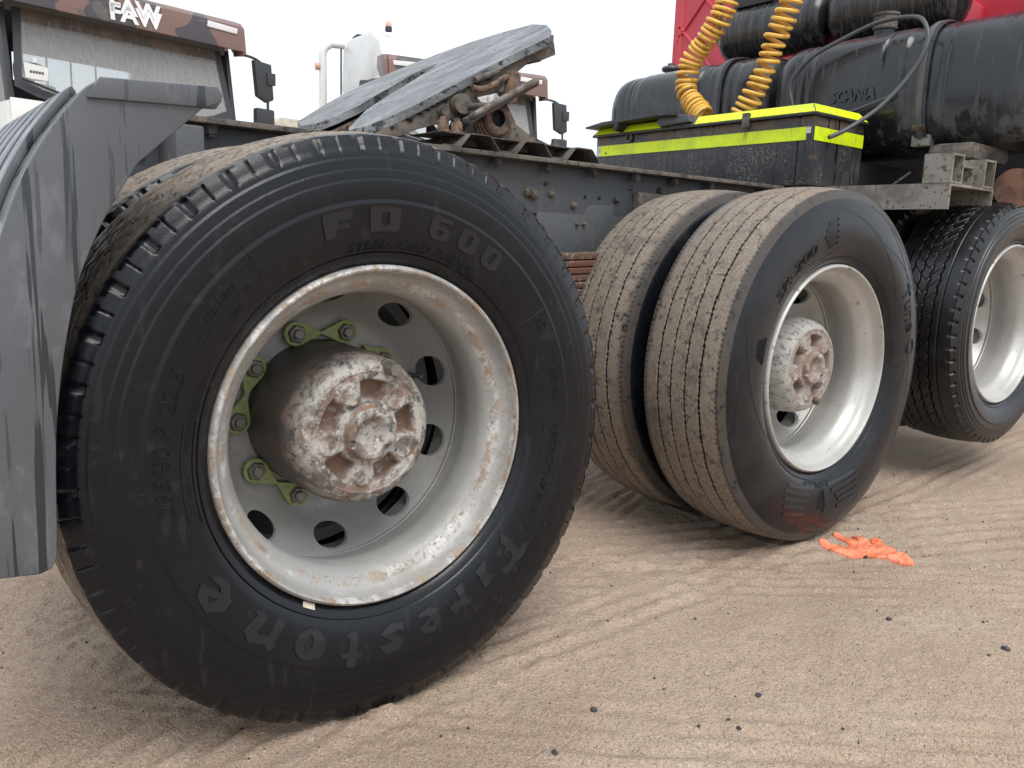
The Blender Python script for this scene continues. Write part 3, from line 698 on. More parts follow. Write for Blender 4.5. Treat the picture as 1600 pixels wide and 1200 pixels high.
    for dg_, r in ((149.5, .377), (130, .385), (194, .3395), (146, .343)):
        one_line([(.008*math.cos(k*PI/6), r-.36+.008*math.sin(k*PI/6)) for k in range(12)], dg_, True, .0006, .001, 'mould_mark')
    mb = MB()                                            # fine print near the bead
    for q, (r, a) in enumerate(((.331, 163), (.336, 163), (.341, 163))): text_on(mb, 'MAX LOAD SINGLE 3550 KG AT 850 KPA COLD', .0052, r, a+2*q, 0, .0003, .0006)
    text_on(mb, 'LOAD RANGE H', .0085, .337, 188, 0, .0004, .0007); mb.build('raised_lettering', 'rubber_moulded', W1)
letters_W1()
def letters_W2():
    k2 = (.516-.298)/(.523-.298); p2 = lambda r: float(np.interp(.298+(r-.298)/k2, [b for a, b in SIDE2], [a for a, b in SIDE2]))
    mb = MB(); text_on(mb, 'SR-200', .042, .362, 131, .12, .0012, .0024, 1.7, p2); mb.build('raised_lettering', 'rubber_moulded', W2)
    mb = MB(); text_on(mb, 'Tune O', .072, .392, 19, 0, .0012, .0022, .95, p2); mb.build('raised_lettering', 'rubber_moulded', W2)
    mb = MB(); text_on(mb, '295/80R22.5', .026, .326, -92, 0, .0012, .0016, 1.2, p2); mb.build('raised_lettering', 'rubber_moulded', W2)
    for sgn in (1, -1):                                    # winged emblem at the foot: five bars each side
        for q in range(5):
            r0 = -.052+.020*q; xi = .050-.005*abs(q-2.5)+.012*min(q, 3); xo = .215-.012*abs(q-1)
            n_ = 9; lo = [(sgn*(xi+(xo-xi)*t/n_), r0-.004+.016*(t/n_)**2) for t in range(n_+1)]
            l = lo+[(x, y+.0105) for x, y in lo[::-1]]
            b_ = MB(); fill_face(b_, [l], .392, R(-91), p2, .0016); ridge(b_, l, .392, R(-91), p2, .0010, .0026); b_.build('emblem_bar', 'rubber_moulded', W2)
    for l in ([(-.006, -.05), (.004, -.034), (.012, .014), (.003, -.006)], [(.010, -.04), (.018, -.02), (.022, .012)], [(-.012, -.04), (-.014, .02), (-.006, .03)]):
        b_ = MB(); ridge(b_, l, .392, R(-91), p2, .0014, .0024); b_.build('emblem_feather', 'rubber_moulded', W2)
    for q in range(5):
        b_ = MB(); x0 = -.030+.010*abs(q-2); ridge(b_, [(x0, -.030+.016*q), (.030, -.024+.016*q), (.034, -.015+.016*q), (x0+.004, -.021+.016*q)], .385, R(104), p2, .0015, .0026); b_.build('emblem_bar', 'rubber_moulded', W2)
    for q in range(3):
        b_ = MB(); ridge(b_, [(-.034+.006*q, -.016+.014*q), (.036-.006*q, -.010+.014*q), (.036-.006*q, -.003+.014*q), (-.034+.006*q, -.009+.014*q)], .372, R(168), p2, .0015, .0024); b_.build('emblem_bar', 'rubber_moulded', W2)
    mb = MB()
    for a0, a1, r0, r1 in ((-60, 60, .330, .47), (60, -40, .33, .47), (200, 110, .47, .33), (110, 30, .33, .46), (-150, -200, .33, .46), (-20, -70, .33, .46), (100, 20, .46, .34)):
        ridge(mb, [((90-(a0+(a1-a0)*t))*PI/180*.38, r0+(r1-r0)*t-.38) for t in np.linspace(0, 1, 30)], .38, R(90), p2, .0008, .0009, False)
    mb.build('moulded_curve_lines', 'rubber_moulded', W2)
letters_W2()

# ---- axles
for x, z in ((0, .495), (1.474, .512), (2.705, .6)):
    mb = MB(); mb.tube([(x, .62, z), (x, .8, z), (x, 1.0, z), (x, 1.15, z), (x, 1.3, z), (x, 1.5, z), (x, 1.7, z)], [.09, .09, .12, .19, .12, .09, .09], 20); mb.build('axle', 'chassis', truck)
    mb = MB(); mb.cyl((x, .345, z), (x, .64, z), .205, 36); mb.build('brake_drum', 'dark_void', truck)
# ---- chassis rails with top angle, bolts and brackets
YC = 1.12
for s, nm in ((1, 'near'), (-1, 'far')):
    Y_ = lambda d: YC-s*d
    mb = MB(); mb.prism([(Y_(.38), .80), (Y_(.38), 1.066), (Y_(.30), 1.066), (Y_(.30), 1.058), (Y_(.372), 1.058), (Y_(.372), .808), (Y_(.30), .808), (Y_(.30), .80)], 0, -.30, 4.6)
    rail = mb.build('chassis_rail', 'chassis', truck)
    mb = MB(); mb.box((-.30, min(Y_(.45), Y_(.30)), 1.076), (2.10, max(Y_(.45), Y_(.30)), 1.089), .002); mb.build('top_flange', 'dirty_steel', rail)
    mb = MB(); mb.box((-.28, min(Y_(.389), Y_(.381)), .93), (2.0, max(Y_(.389), Y_(.381)), 1.076), .002); mb.build('web_plate', 'chassis', rail)
    if s > 0: near_rail = rail
def rail_bolt(x, z, r, y=.731, h=.012, mat='dirty_steel', hexa=False):
    mb = MB()
    if hexa: mb.hexnut((x, y, z), r, h)
    else: mb.lathe([(0, r), (-h*.5, r*.9), (-h, r*.45), (-h*1.05, .0005)], (x, y, z), 14)
    mb.build('rivet' if not hexa else 'bolt', mat, near_rail)
for x, z, r, hx in ((.889, .991, .013, 1), (.912, .987, .015, 1), (.983, .991, .012, 0), (1.077, .962, .012, 0), (1.265, .990, .012, 0), (1.351, .968, .013, 1), (1.33, 1.03, .008, 0), (1.47, 1.03, .011, 1),
                    (1.095, .905, .007, 0), (1.123, .906, .007, 0), (.96, 1.02, .006, 0), (.30, 1.0, .012, 0), (.42, .97, .012, 0), (1.60, .985, .012, 0), (1.72, 1.0, .012, 0), (-.20, 1.0, .012, 0)):
    rail_bolt(x, z, r, .7305, .014, 'dirty_steel', bool(hx))
for x in (1.127, 1.189):
    MB().cyl((x, .7312, .990), (x, .7290, .990), .006, 12).build('drill_hole', 'dark_void', near_rail)
MB().prism([(.93, .80), (.93, .935), (1.126, .936), (1.126, .945), (1.148, .968), (1.248, .971), (1.253, .965), (1.256, .937), (1.72, .937), (1.72, .80)], 1, .729, .7395, .002).build('lower_gusset', 'chassis', near_rail)
MB().box((1.34, .70, .93), (1.49, .7305, 1.018), .004).build('bracket', 'dirty_steel', near_rail)
for x in (-.05, .18, .565, .758, .948, 1.138, 1.33, 1.52, 1.71):
    mb = MB(); mb.hexnut((x, .706, 1.0758), .0125, .020, (0, 0, -1)); mb.build('flange_bolt', 'dirty_steel', near_rail)
for x in (-.27, .55, 1.05, 1.9, 2.9, 4.0):
    MB().box((x, .82, .82), (x+.09, 1.42, 1.05), .006).build('cross_member', 'chassis', truck)
MB().tube([(.06, .69, 1.02), (.06, .60, 1.02), (.06, .59, 1.0)], .03, 14).build('rusty_plug', 'rust', truck)
MB().box((-.16, .60, .86), (-.10, .733, 1.06), .006).build('fender_post', 'chassis', truck)
# ---- leaf spring pack between the wheels
for k in range(9):
    mb = MB(); z0 = .86-.021*k; x0 = .10+.05*k; x1 = 1.20+.012*k if k < 5 else 1.26-.02*(k-5)
    pts = []
    for i in range(12):
        x = x0+(x1-x0)*i/11; pts.append((x, z0-.05+.05*((x-.7)/.6)**2*.5))
    mb.prism(pts+[(x, z-.017) for x, z in pts[::-1]], 1, .585, .675, .0015); mb.build('spring_leaf', 'spring_rust', truck)
MB().box((1.185, .575, .64), (1.215, .69, .87), .004).build('spring_clamp', 'rust', truck)
MB().prism([(1.02, .66), (1.30, .64), (1.30, .60), (1.02, .60)], 1, .56, .70, .006).build('spring_seat', 'spring_rust', truck)

# ---- fifth wheel coupling
SX, SY, SC = .56, .08, .94
def pz(x, y): return SC+SX*x+SY*(y-1.15)
plate = [(.369, .859), (.392, .80), (.431, .775), (.497, .757), (.617, .755), (.835, .752), (.951, .728), (1.010, .79), (1.040, .834), (1.081, .902), (1.111, 1.007), (1.075, 1.106), (1.02, 1.20), (.955, 1.271), (.827, 1.353), (.682, 1.402), (.551, 1.374), (.424, 1.313), (.395, 1.22),
         (.409, 1.142), (.46, 1.112), (.525, 1.101), (.627, 1.128), (.74, 1.160), (.80, 1.160), (.829, 1.140), (.80, 1.112), (.707, 1.072), (.585, 1.034), (.491, .990), (.43, .93), (.380, .881)]
def slab(mb, pts, t0, t1, bev=0.):
    bm = bmesh.new(); a = [bm.verts.new((x, y, pz(x, y)-t0)) for x, y in pts]; b = [bm.verts.new((x+.02*(t1 > .05), y, pz(x, y)-t1)) for x, y in pts]; n = len(pts)
    bm.faces.new(a); bm.faces.new(b[::-1])
    for i in range(n): bm.faces.new((a[i], b[i], b[(i+1) % n], a[(i+1) % n]))
    bmesh.ops.recalc_face_normals(bm, faces=bm.faces); bmesh.ops.triangulate(bm, faces=[f for f in bm.faces if len(f.verts) > 4])
    return mb.take(bm, 0)
fw = slab(MB(), plate, 0, .024).build('fifth_wheel_plate', 'greased_plate', truck)
edge = [p for p in plate]
# cast skirt under the near edge: follows the plate edge, deep in the middle, scalloped under the front
sk = [(.40, .04), (.45, .055), (.52, .065), (.60, .085), (.68, .10), (.74, .10), (.80, .075), (.86, .055), (.905, .045), (.95, .06), (1.0, .065)]
mb = MB()
for yy, th in ((.765, .03), (1.33, .03)):
    pts = [(x, pz(x, yy)-.0245) for x, d in sk]+[(x+.01, pz(x, yy)-d) for x, d in sk[::-1]]
    MB().prism(pts, 1, yy, yy+th, .003).build('side_skirt', 'dirty_steel', fw)
for yy in (.86, .96, 1.2, 1.28):
    pts = [(x, pz(x, yy)-.0245) for x in (.47, .7, .93)]+[(x, pz(x, yy)-d) for x, d in ((.93, .05), (.7, .095), (.47, .05))]
    MB().prism(pts, 1, yy, yy+.02).build('cast_rib', 'dirty_steel', fw)
MB().prism([(.86, pz(.86, .9)-.0245), (1.03, pz(1.03, .9)-.0245), (1.03, pz(1.03, .9)-.07), (.98, pz(.98, .9)-.085), (.92, pz(.92, .9)-.05)], 1, .80, 1.22, .004).build('front_beam', 'dirty_steel', fw)
MB().prism([(.425, pz(.425, .95)-.0245), (.56, pz(.56, .95)-.0245), (.56, pz(.56, .95)-.05), (.45, pz(.45, .95)-.05)], 1, 1.10, 1.30, .004).build('rear_beam', 'rust', fw)
MB().prism([(.425, pz(.425, .85)-.0245), (.56, pz(.56, .85)-.0245), (.56, pz(.56, .85)-.05), (.45, pz(.45, .85)-.05)], 1, .80, .97, .004).build('rear_beam', 'dirty_steel', fw)
for q in range(22):                                        # grease lumps along the rim of the plate
    t = q/33; x = .44+.53*t+random.uniform(-.01, .01); y = .757-.01*t
    if .50 < x < .80 and random.random() < .75 or x > .93 or random.random() < .25:
        mb = MB(); bm = bmesh.new(); bmesh.ops.create_icosphere(bm, subdivisions=2, radius=random.uniform(.006, .012))
        for v in bm.verts: v.co = Vector((v.co.x*random.uniform(.9, 1.5), v.co.y*.55, v.co.z*random.uniform(.6, .9)))*random.uniform(.8, 1.15)+Vector((x, y+.006, pz(x, y)-.027))
        mb.take(bm).build('grease_lump', 'grease' if random.random() < .8 else 'dirty_steel', fw)
# latch gear and release handle on the near side
def hb_(pts, r, nm, mt): return MB().tube(pts, r, 12).build(nm, mt, fw)
hb_([(.655, .765, 1.215), (.655, .735, 1.215)], .028, 'latch_pivot', 'dirty_steel'); hb_([(.60, .765, 1.19), (.60, .74, 1.19)], .014, 'latch_pivot', 'dirty_steel')
hb_(catmull([(.69, .742, 1.262), (.72, .735, 1.262), (.76, .73, 1.282), (.80, .735, 1.305), (.81, .745, 1.30)], 5), .009, 'latch_rod', 'rust')
hb_([(.70, .745, 1.285), (.735, .74, 1.30), (.775, .74, 1.318)], .009, 'latch_pin', 'dirty_steel')
MB().prism([(.655, 1.175), (.80, 1.255), (.80, 1.238), (.66, 1.16)], 1, .70, .745, .003).build('latch_arm', 'dirty_steel', fw)
MB().prism([(.79, 1.225), (.83, 1.24), (.835, 1.32), (.81, 1.325)], 1, .715, .745, .003).build('latch_bracket', 'rust', fw)
MB().prism([(.66, 1.225), (.725, 1.245), (.735, 1.232), (.685, 1.205)], 1, .675, .68, .001).build('white_tag', 'white_tape', fw)
loop = [(.585, .585, 1.160), (.60, .575, 1.172), (.69, .578, 1.222), (.775, .582, 1.268), (.792, .590, 1.272), (.785, .602, 1.264), (.69, .606, 1.212), (.60, .604, 1.163)]
hand = MB().tube(catmull(loop, 6, True), .0095, 12, closed=True).build('release_handle', 'handle_steel', fw)
hb_([(.66, .604, 1.196), (.672, .68, 1.205), (.68, .76, 1.21)], .009, 'handle_rod', 'handle_steel')
# pedestals
for s in (1, -1):
    y0 = YC-s*.36; y1 = YC-s*.26
    mb = MB(); mb.prism([(.66, 1.105), (.70, 1.19), (.745, 1.235), (.80, 1.243), (.845, 1.215), (.865, 1.185), (.92, 1.160), (1.02, 1.135), (1.03, 1.108)], 1, min(y0, y1), max(y0, y1), .005)
    ped = mb.build('pedestal', 'dirty_steel', truck)
    ya = y0-s*.022; pr = [(0, .030), (0, .051), (-.004*s, .054), (.02*s, .054), (.022*s, .049)]
    MB().lathe([(-.004*s, .024), (-.006*s, .030), (-.006*s, .044), (0, .051), (.012*s, .052), (.024*s, .05)], (.778, ya, 1.190), 40).build('trunnion_ring', 'rust', ped)
    MB().lathe([(.016*s, .0005), (.016*s, .024), (-.004*s, .026)], (.778, ya, 1.190), 30).build('trunnion_bore', 'dark_void', ped)
    for k in range(3):
        MB().tube([(.778+(.056+.006*k)*math.cos(R(a)), ya+.008*s+.006*k*s, 1.190+(.056+.006*k)*math.sin(R(a))) for a in range(190, 345, 10)], .0045, 8).build('rubber_bush', 'rust', ped)
    MB().box((.56, min(y0, y1)-.03, 1.128), (1.09, max(y0, y1)+.03, 1.147), .003).build('base_plate', 'dirty_steel', ped) if False else None
    for x in (.60, 1.06):
        mb = MB(); mb.hexnut((x, YC-s*.31, 1.131), .014, .022, (0, 0, 1)); mb.build('bolt', 'dirty_steel', ped)
MB().box((.56, .70, 1.1275), (1.12, .86, 1.1305), .001).build('mounting_plate', 'dirty_steel', truck)
MB().box((.56, 1.38, 1.1275), (1.12, 1.54, 1.1305), .001).build('mounting_plate', 'dirty_steel', truck)
for x in (.58, .625):
    mb = MB(); mb.hexnut((x, .72, 1.131), .015, .03, (0, 0, 1)); mb.build('bolt', 'rust', truck)
# corrugated cross plate lying over both rails
def corr(x0, nrep, per):
    top = []; h0, h1 = 1.0895, 1.1265
    for k in range(nrep):
        a = x0+k*per; top += [(a, h0), (a+.055, h0), (a+.085, h1-.003), (a+.092, h1), (a+.150, h1), (a+.157, h1-.003)]
        top += [(a+.187, h0)]
    top.append((x0+nrep*per+.02, h0))
    cl = []
    for q in top:
        if not cl or abs(q[0]-cl[-1][0]) > .001: cl.append(q)
    return cl
ct = corr(.555, 3, .1935)
MB().prism([(x, z+.004) for x, z in ct]+[(x, z-.0035+.0042) for x, z in ct[::-1]], 1, .675, 1.56).build('corrugated_plate', 'dirty_steel', truck)

# ---- mudguard at the tail
def fender():
    edge_ = [(-.439, 1.027), (-.460, 1.014), (-.477, .994), (-.500, .963), (-.523, .925), (-.541, .888), (-.557, .846), (-.570, .803), (-.581, .741), (-.590, .66), (-.597, .56), (-.601, .45)]
    edge_ = [(p.x, p.z) for p in catmull([(x, 0, z) for x, z in edge_], 4)]
    path = [(-.290, 1.036), (-.37, 1.032)]+edge_+[(-.602, .385)]
    inner = [(-.300, 1.000), (-.318, 1.005)]+[(p.x, p.z) for p in catmull([(x, 0, z) for x, z in [(-.404, .925), (-.442, .862), (-.475, .789), (-.493, .724), (-.508, .642), (-.517, .559), (-.522, .44)]], 4)]+[(-.524, .41), (-.530, .397)]
    out = [(-.296, 1.030), (-.300, 1.034)]+edge_+[(-.602, .42), (-.598, .397)]
    ch = MB(); poly = inner[1:]+[(-.545, .392)]+out[::-1]+[(-.292, 1.018), (-.300, 1.006)]
    bm = bmesh.new(); a = [bm.verts.new((x, -.060, z)) for x, z in poly]; b = [bm.verts.new((x, -.048, z)) for x, z in poly]; n = len(poly)
    bm.faces.new(a); bm.faces.new(b[::-1])
    for i in range(n): bm.faces.new((a[i], b[i], b[(i+1) % n], a[(i+1) % n]))
    bmesh.ops.recalc_face_normals(bm, faces=bm.faces)
    ch.take(bm, .0035, 3); fe = ch.build('mudguard', 'fender_plastic', truck, label='grey plastic rear mudguard streaked with water')
    # crown running over the tyres with raised ribs
    P = [Vector((x, 0, z)) for x, z in path[1:]]
    def off(i, d):
        t = P[min(i+1, len(P)-1)]-P[max(i-1, 0)]; n_ = Vector((t.z, 0, -t.x)).normalized(); return P[i]+n_*d
    sg = 1 if off(len(P)//2, .1).x < P[len(P)//2].x else -1
    def shell(y0, y1, i0, i1, d0, d1, nm, bev):
        pts = [off(i, sg*d1) for i in range(i0, i1)]+[off(i, sg*d0) for i in range(i0, i1)][::-1]
        return MB().prism([(p.x, p.z) for p in pts], 1, y0, y1, bev).build(nm, 'fender_plastic', fe)
    shell(-.0475, .62, 0, len(P), -.008, -.002, 'mudguard_crown', 0)
    e = len(P)
    for k in range(6):
        shell(.030+.100*k, .098+.100*k, 4, 26, -.0018, .009, 'crown_rib', .003); shell(.104+.100*k, .118+.100*k, 6, 24, -.0018, .005, 'crown_rib', .0015)
    # folded lip above the crease
    MB().prism([(-.4625, .9995), (-.3165, 1.0055), (-.298, 1.013), (-.292, 1.024), (-.300, 1.0345), (-.446, 1.0265)], 1, -.0655, -.0602, .0022).build('folded_lip', 'fender_plastic', fe)
fender()

# ---- toolbox with hi-vis tape across the chassis
BX0, BX1, BY0, BY1, BZ0, BZ1 = 2.102, 2.45, .568, 1.714, 1.090, 1.340
bo = MB().box((BX0, BY0, BZ0), (BX1, BY1, BZ1), .004).build('toolbox', 'box_black', truck, label='black steel box with yellow reflective tape across the chassis')
MB().box((BX0-.018, BY0-.014, 1.3405), (BX1+.01, BY1+.014, 1.349), .002).build('lid_rim', 'black_rubber', bo)
lid = [(BX0-.016, BY0-.012), (BX1+.008, BY0-.012), (BX1+.008, BY1+.012), (BX0-.016, BY1+.012)]
bm = bmesh.new(); a = [bm.verts.new((x, y, 1.3495)) for x, y in lid]; ins = .03
b = [bm.verts.new((x+(ins if i in (0, 3) else -ins), y+(ins if i in (0, 1) else -ins), 1.386)) for i, (x, y) in enumerate(lid)]
bm.faces.new(a[::-1]); bm.faces.new(b)
for i in range(4): bm.faces.new((a[i], a[(i+1) % 4], b[(i+1) % 4], b[i]))
MB().take(bm).build('lid', 'box_black', bo, smooth=0)
def quad(name, mt, c, parent, th=.0016):
    c = [Vector(p) for p in c]; n = (c[1]-c[0]).cross(c[3]-c[0]).normalized()*th
    bm = bmesh.new(); a = [bm.verts.new(p) for p in c]; b = [bm.verts.new(p+n) for p in c]
    bm.faces.new(a[::-1]); bm.faces.new(b)
    for i in range(4): bm.faces.new((a[i], a[(i+1) % 4], b[(i+1) % 4], b[i]))
    bmesh.ops.recalc_face_normals(bm, faces=bm.faces)
    return MB().take(bm).build(name, mt, parent, smooth=0)
def band(name, y0, y1, z0, z1, mt='hivis_tape', x=BX0): return quad(name, mt, [(x-.001, y1, z0), (x-.001, y0, z0), (x-.001, y0, z1), (x-.001, y1, z1)], bo)
band('reflective_tape', BY0+.028, BY1-.03, 1.254, 1.301); band('tape_end', BY1-.029, BY1-.006, 1.254, 1.301, 'white_tape'); band('tape_end', BY0+.010, BY0+.027, 1.277, 1.300, 'white_tape')
quad('reflective_tape', 'hivis_tape', [(BX0+.006, BY0-.001, 1.253), (BX1-.004, BY0-.001, 1.253), (BX1-.004, BY0-.001, 1.302), (BX0+.006, BY0-.001, 1.302)], bo)
def lerp(a, b, t): return Vector(a)+(Vector(b)-Vector(a))*t
def lidface(i, j, t0, t1, lo=.06, hi=.94):
    z0, z1 = 1.3495, 1.386
    A = (*lid[i], z0); B = (*lid[j], z0)
    off = lambda q: Vector((lid[q][0]+(ins if q in (0, 3) else -ins), lid[q][1]+(ins if q in (0, 1) else -ins), z1))
    C, D = off(i), off(j)
    p = [lerp(lerp(A, B, t0), lerp(C, D, t0), lo), lerp(lerp(A, B, t1), lerp(C, D, t1), lo), lerp(lerp(A, B, t1), lerp(C, D, t1), hi), lerp(lerp(A, B, t0), lerp(C, D, t0), hi)]
    return p
quad('reflective_tape', 'hivis_tape', lidface(3, 0, .52, .998), bo); quad('reflective_tape', 'hivis_tape', lidface(3, 0, .0, .36), bo); quad('reflective_tape', 'hivis_tape', lidface(0, 1, .01, .99), bo)
MB().prism([(1.20, 1.40), (1.30, 1.405), (1.62, 1.40), (1.735, 1.385), (1.735, 1.377), (1.55, 1.385), (1.545, 1.352), (1.53, 1.352), (1.52, 1.388), (1.30, 1.395), (1.20, 1.390)], 0, BX0-.06, BX0+.20, .003).build('coupling_cover', 'black_rubber', bo)
MB().prism([(1.13, 1.362), (1.15, 1.395), (1.30, 1.40), (1.32, 1.375), (1.30, 1.355)], 0, BX0-.03, BX0+.05, .006).build('grab_handle', 'cable_grey', bo)
MB().box((BX0-.027, .842, 1.315), (BX0-.008, .872, 1.372), .004).build('latch', 'dirty_steel', bo)
MB().tube([(BX0-.006, 1.50+.018*math.cos(R(a)), 1.325+.018*math.sin(R(a))) for a in range(0, 360, 30)], .005, 8, closed=True).build('tie_ring', 'dirty_steel', bo)
for y in (BY0+.002,): MB().box((BX0-.004, y-.004, BZ0), (BX0+.012, y+.010, 1.252), .001).build('corner_angle', 'rust', bo) if False else None

# ---- coiled air hoses
def coil(path, turns, rad, tube, name, lab):
    P = catmull(path, 60); L = [0]
    for i in range(1, len(P)): L.append(L[-1]+(P[i]-P[i-1]).length)
    out = []; n = turns*22; u = Vector((1, 0, 0))
    for k in range(n+1):
        d = L[-1]*k/n; i = min(np.searchsorted(L, d), len(P)-1); i = max(1, int(i))
        p = P[i-1].lerp(P[i], (d-L[i-1])/max(1e-6, L[i]-L[i-1])); t = (P[i]-P[i-1]).normalized()
        u = (u-t*u.dot(t)).normalized(); w_ = t.cross(u); a = 2*PI*k/22
        rj = rad*(1+.07*math.sin(k*.031)+.05*math.sin(k*.113+1)); out.append(p+t*(.006*math.sin(k*.021+2)+.004*math.sin(k*.083))+(u*math.cos(a)+w_*math.sin(a))*rj)
    o = MB().tube(out, tube, 8).build(name, 'yellow_hose', truck); o['label'] = lab
coil([(2.30, 1.235, 1.405), (2.31, 1.30, 1.46), (2.32, 1.372, 1.54), (2.32, 1.375, 1.61), (2.32, 1.35, 1.68), (2.32, 1.276, 1.755), (2.33, 1.215, 1.84), (2.35, 1.17, 1.97), (2.38, 1.14, 2.12)], 33, .042, .0086, 'coiled_air_hose', 'yellow coiled air hose bending left over the box')
coil([(2.30, 1.055, 1.395), (2.31, 1.00, 1.49), (2.32, .953, 1.60), (2.32, .925, 1.69), (2.32, .889, 1.77), (2.33, .850, 1.88), (2.36, .80, 2.05), (2.4, .77, 2.2)], 27, .040, .0086, 'coiled_air_hose', 'straighter yellow coiled air hose in front of the air tanks')
MB().tube([(2.335, 1.222, 1.72), (2.335, 1.222, 1.99)], .006, 8).build('hose_hanger', 'steel_nut', truck)

# ---- fuel tanks across the frame behind the cab
def tank(y0, y1, ysc, strap_y, near):
    cx, cz, hx, hz = 2.80, 1.490, .275, .242
    def sect(s):
        out = []
        for k in range(72):
            a = 2*PI*k/72; c, d = math.cos(a), math.sin(a); e = 2/3.4
            out.append((cx+hx*s*math.copysign(abs(c)**e, c), cz+hz*s*math.copysign(abs(d)**e, d)))
        return out
    n = 140; V = []; F = []
    for i in range(n+1):
        y = y0+(y1-y0)*i/n; d = min(y-y0, y1-y); s = 1-.16*(1-min(1, d/.11))**2.4
        for q in (strap_y-.075, strap_y+.075, y0+.15, y1-.13, y1-.17): s -= .018*math.exp(-((y-q)/.006)**2)
        for (x, z) in sect(s):
            if x < cx-.15:                                  # pressed recess round the filler and the name
                inside = 1/(1+math.exp((abs(y-ysc)-.155)/.004))/(1+math.exp((1.585-z)/.006))
                cut = 1/(1+math.exp((abs(y-ysc)-.20)/.004))
                x += .020*inside*0+.012*(1-cut)*0-.022*cut*(1/(1+math.exp((1.36-z)/.008)))
                gr = math.exp(-((z-1.565)/.006)**2)/(1+math.exp((abs(y-ysc)-.105)/.004)); gv = math.exp(-((y-(ysc-.108))/.006)**2)/(1+math.exp((1.565-z)/.004))/(1+math.exp((z-1.70)/.004))
                x += .016*max(gr, gv)
            V.append((x, y, z))
    for i in range(n): F += [(i*72+k, i*72+(k+1) % 72, (i+1)*72+(k+1) % 72, (i+1)*72+k) for k in range(72)]
    F += [tuple(range(72)), tuple(n*72+k for k in range(72))]
    t = MB().add(V, F).build('fuel_tank', 'tank_black', truck, smooth=60); t['label'] = 'near black fuel tank with filler neck' if near else 'far black fuel tank, left of the coiled hoses'
    def strap(y, w_, mt, a0, a1, name, s=1.025):
        P = sect(s); Q = sect(s+.02); idx = [k for k in range(72) if a0 <= (k*5) <= a1]
        pts = [P[k] for k in idx]+[Q[k] for k in idx[::-1]]
        MB().prism(pts, 1, y-w_/2, y+w_/2, .001).build(name, mt, t)
    strap(strap_y, .046, 'tank_black', 60, 235, 'tank_strap'); strap(strap_y, .022, 'chassis', 65, 232, 'strap_rib', 1.042)
    if near:
        strap(strap_y, .050, 'rust', 205, 212, 'strap_buckle', 1.052)
        MB().box((2.555, strap_y-.035, 1.262), (2.60, strap_y+.035, 1.305), .004).build('strap_foot', 'galvanised', t)
    lp, W_ = font_loops('SCANIA', .062)
    mb = MB()
    for l in lp:
        P = [((ysc+.095)-x/W_*.19, 1.452+zz*1.0) for x, zz in l]; P = [(y+.15*(z-1.45)*-1, z) for y, z in P]
        xs = cx-hx-.022
        front = [(xs-.0065, y, z) for y, z in P]; back = [(xs+.014, y, z) for y, z in P]; n = len(P)
        mb.add(front+back, [(i, (i+1) % n, n+(i+1) % n, n+i) for i in range(n)])
    # faces of the raised letters
    cu = bpy.data.curves.new('t', 'FONT'); cu.body = 'SCANIA'; cu.size = .062; cu.offset = .0022; ob = bpy.data.objects.new('t', cu); COL.objects.link(ob)
    dg = bpy.context.evaluated_depsgraph_get(); me = ob.evaluated_get(dg).to_mesh()
    vv = [(cx-hx-.0285, (ysc+.095)-v.co.x/W_*.19-.15*v.co.y, 1.452+v.co.y) for v in me.vertices]; ff = [tuple(p.vertices) for p in me.polygons]
    ob.evaluated_get(dg).to_mesh_clear(); bpy.data.objects.remove(ob)
    mb.add(vv, ff); mb.build('raised_lettering', 'tank_black', t)
    fx, fz = 2.68, 1.715
    if near:
        MB().lathe([(0, .040), (.032, .040), (.034, .044), (.038, .044)], (fx, ysc-.01, fz), 32, 2).build('filler_neck', 'black_rubber', t)
        MB().lathe([(.036, .046), (.044, .048), (.046, .045), (.086, .047), (.088, .052), (.097, .052), (.097, .046), (.06, .044), (.058, .001)], (fx, ysc-.01, fz), 36, 2).build('filler_collar', 'dirty_steel', t)
    else:
        MB().lathe([(0, .030), (.03, .030), (.032, .045), (.042, .05), (.052, .045), (.054, .02), (.07, .018), (.072, .001)], (2.75, 1.86, 1.725), 28, 2).build('filler_cap', 'cable_grey', t)
    return t
t_near = tank(-.03, 1.07, .665, .395, True); t_far = tank(1.12, 2.10, 1.68, 1.36, False)
for yy in (1.075, 1.115):                                   # ragged edging strip between the tanks
    pass
mb = MB().tube(catmull([(2.455, .885, 1.405), (2.45, .905, 1.46), (2.45, .919, 1.542), (2.46, .841, 1.634), (2.50, .719, 1.700), (2.52, .60, 1.74), (2.50, .47, 1.735), (2.46, .386, 1.70), (2.44, .352, 1.610), (2.41, .39, 1.50), (2.34, .455, 1.385), (2.24, .52, 1.30), (2.17, .545, 1.266)], 8), .0085, 10)
mb.build('black_air_line', 'cable_grey', truck)
MB().tube(catmull([(2.44, .80, 1.388), (2.455, .66, 1.398), (2.47, .56, 1.425), (2.475, .46, 1.458)], 8), .006, 10).build('black_air_line', 'cable_grey', truck)

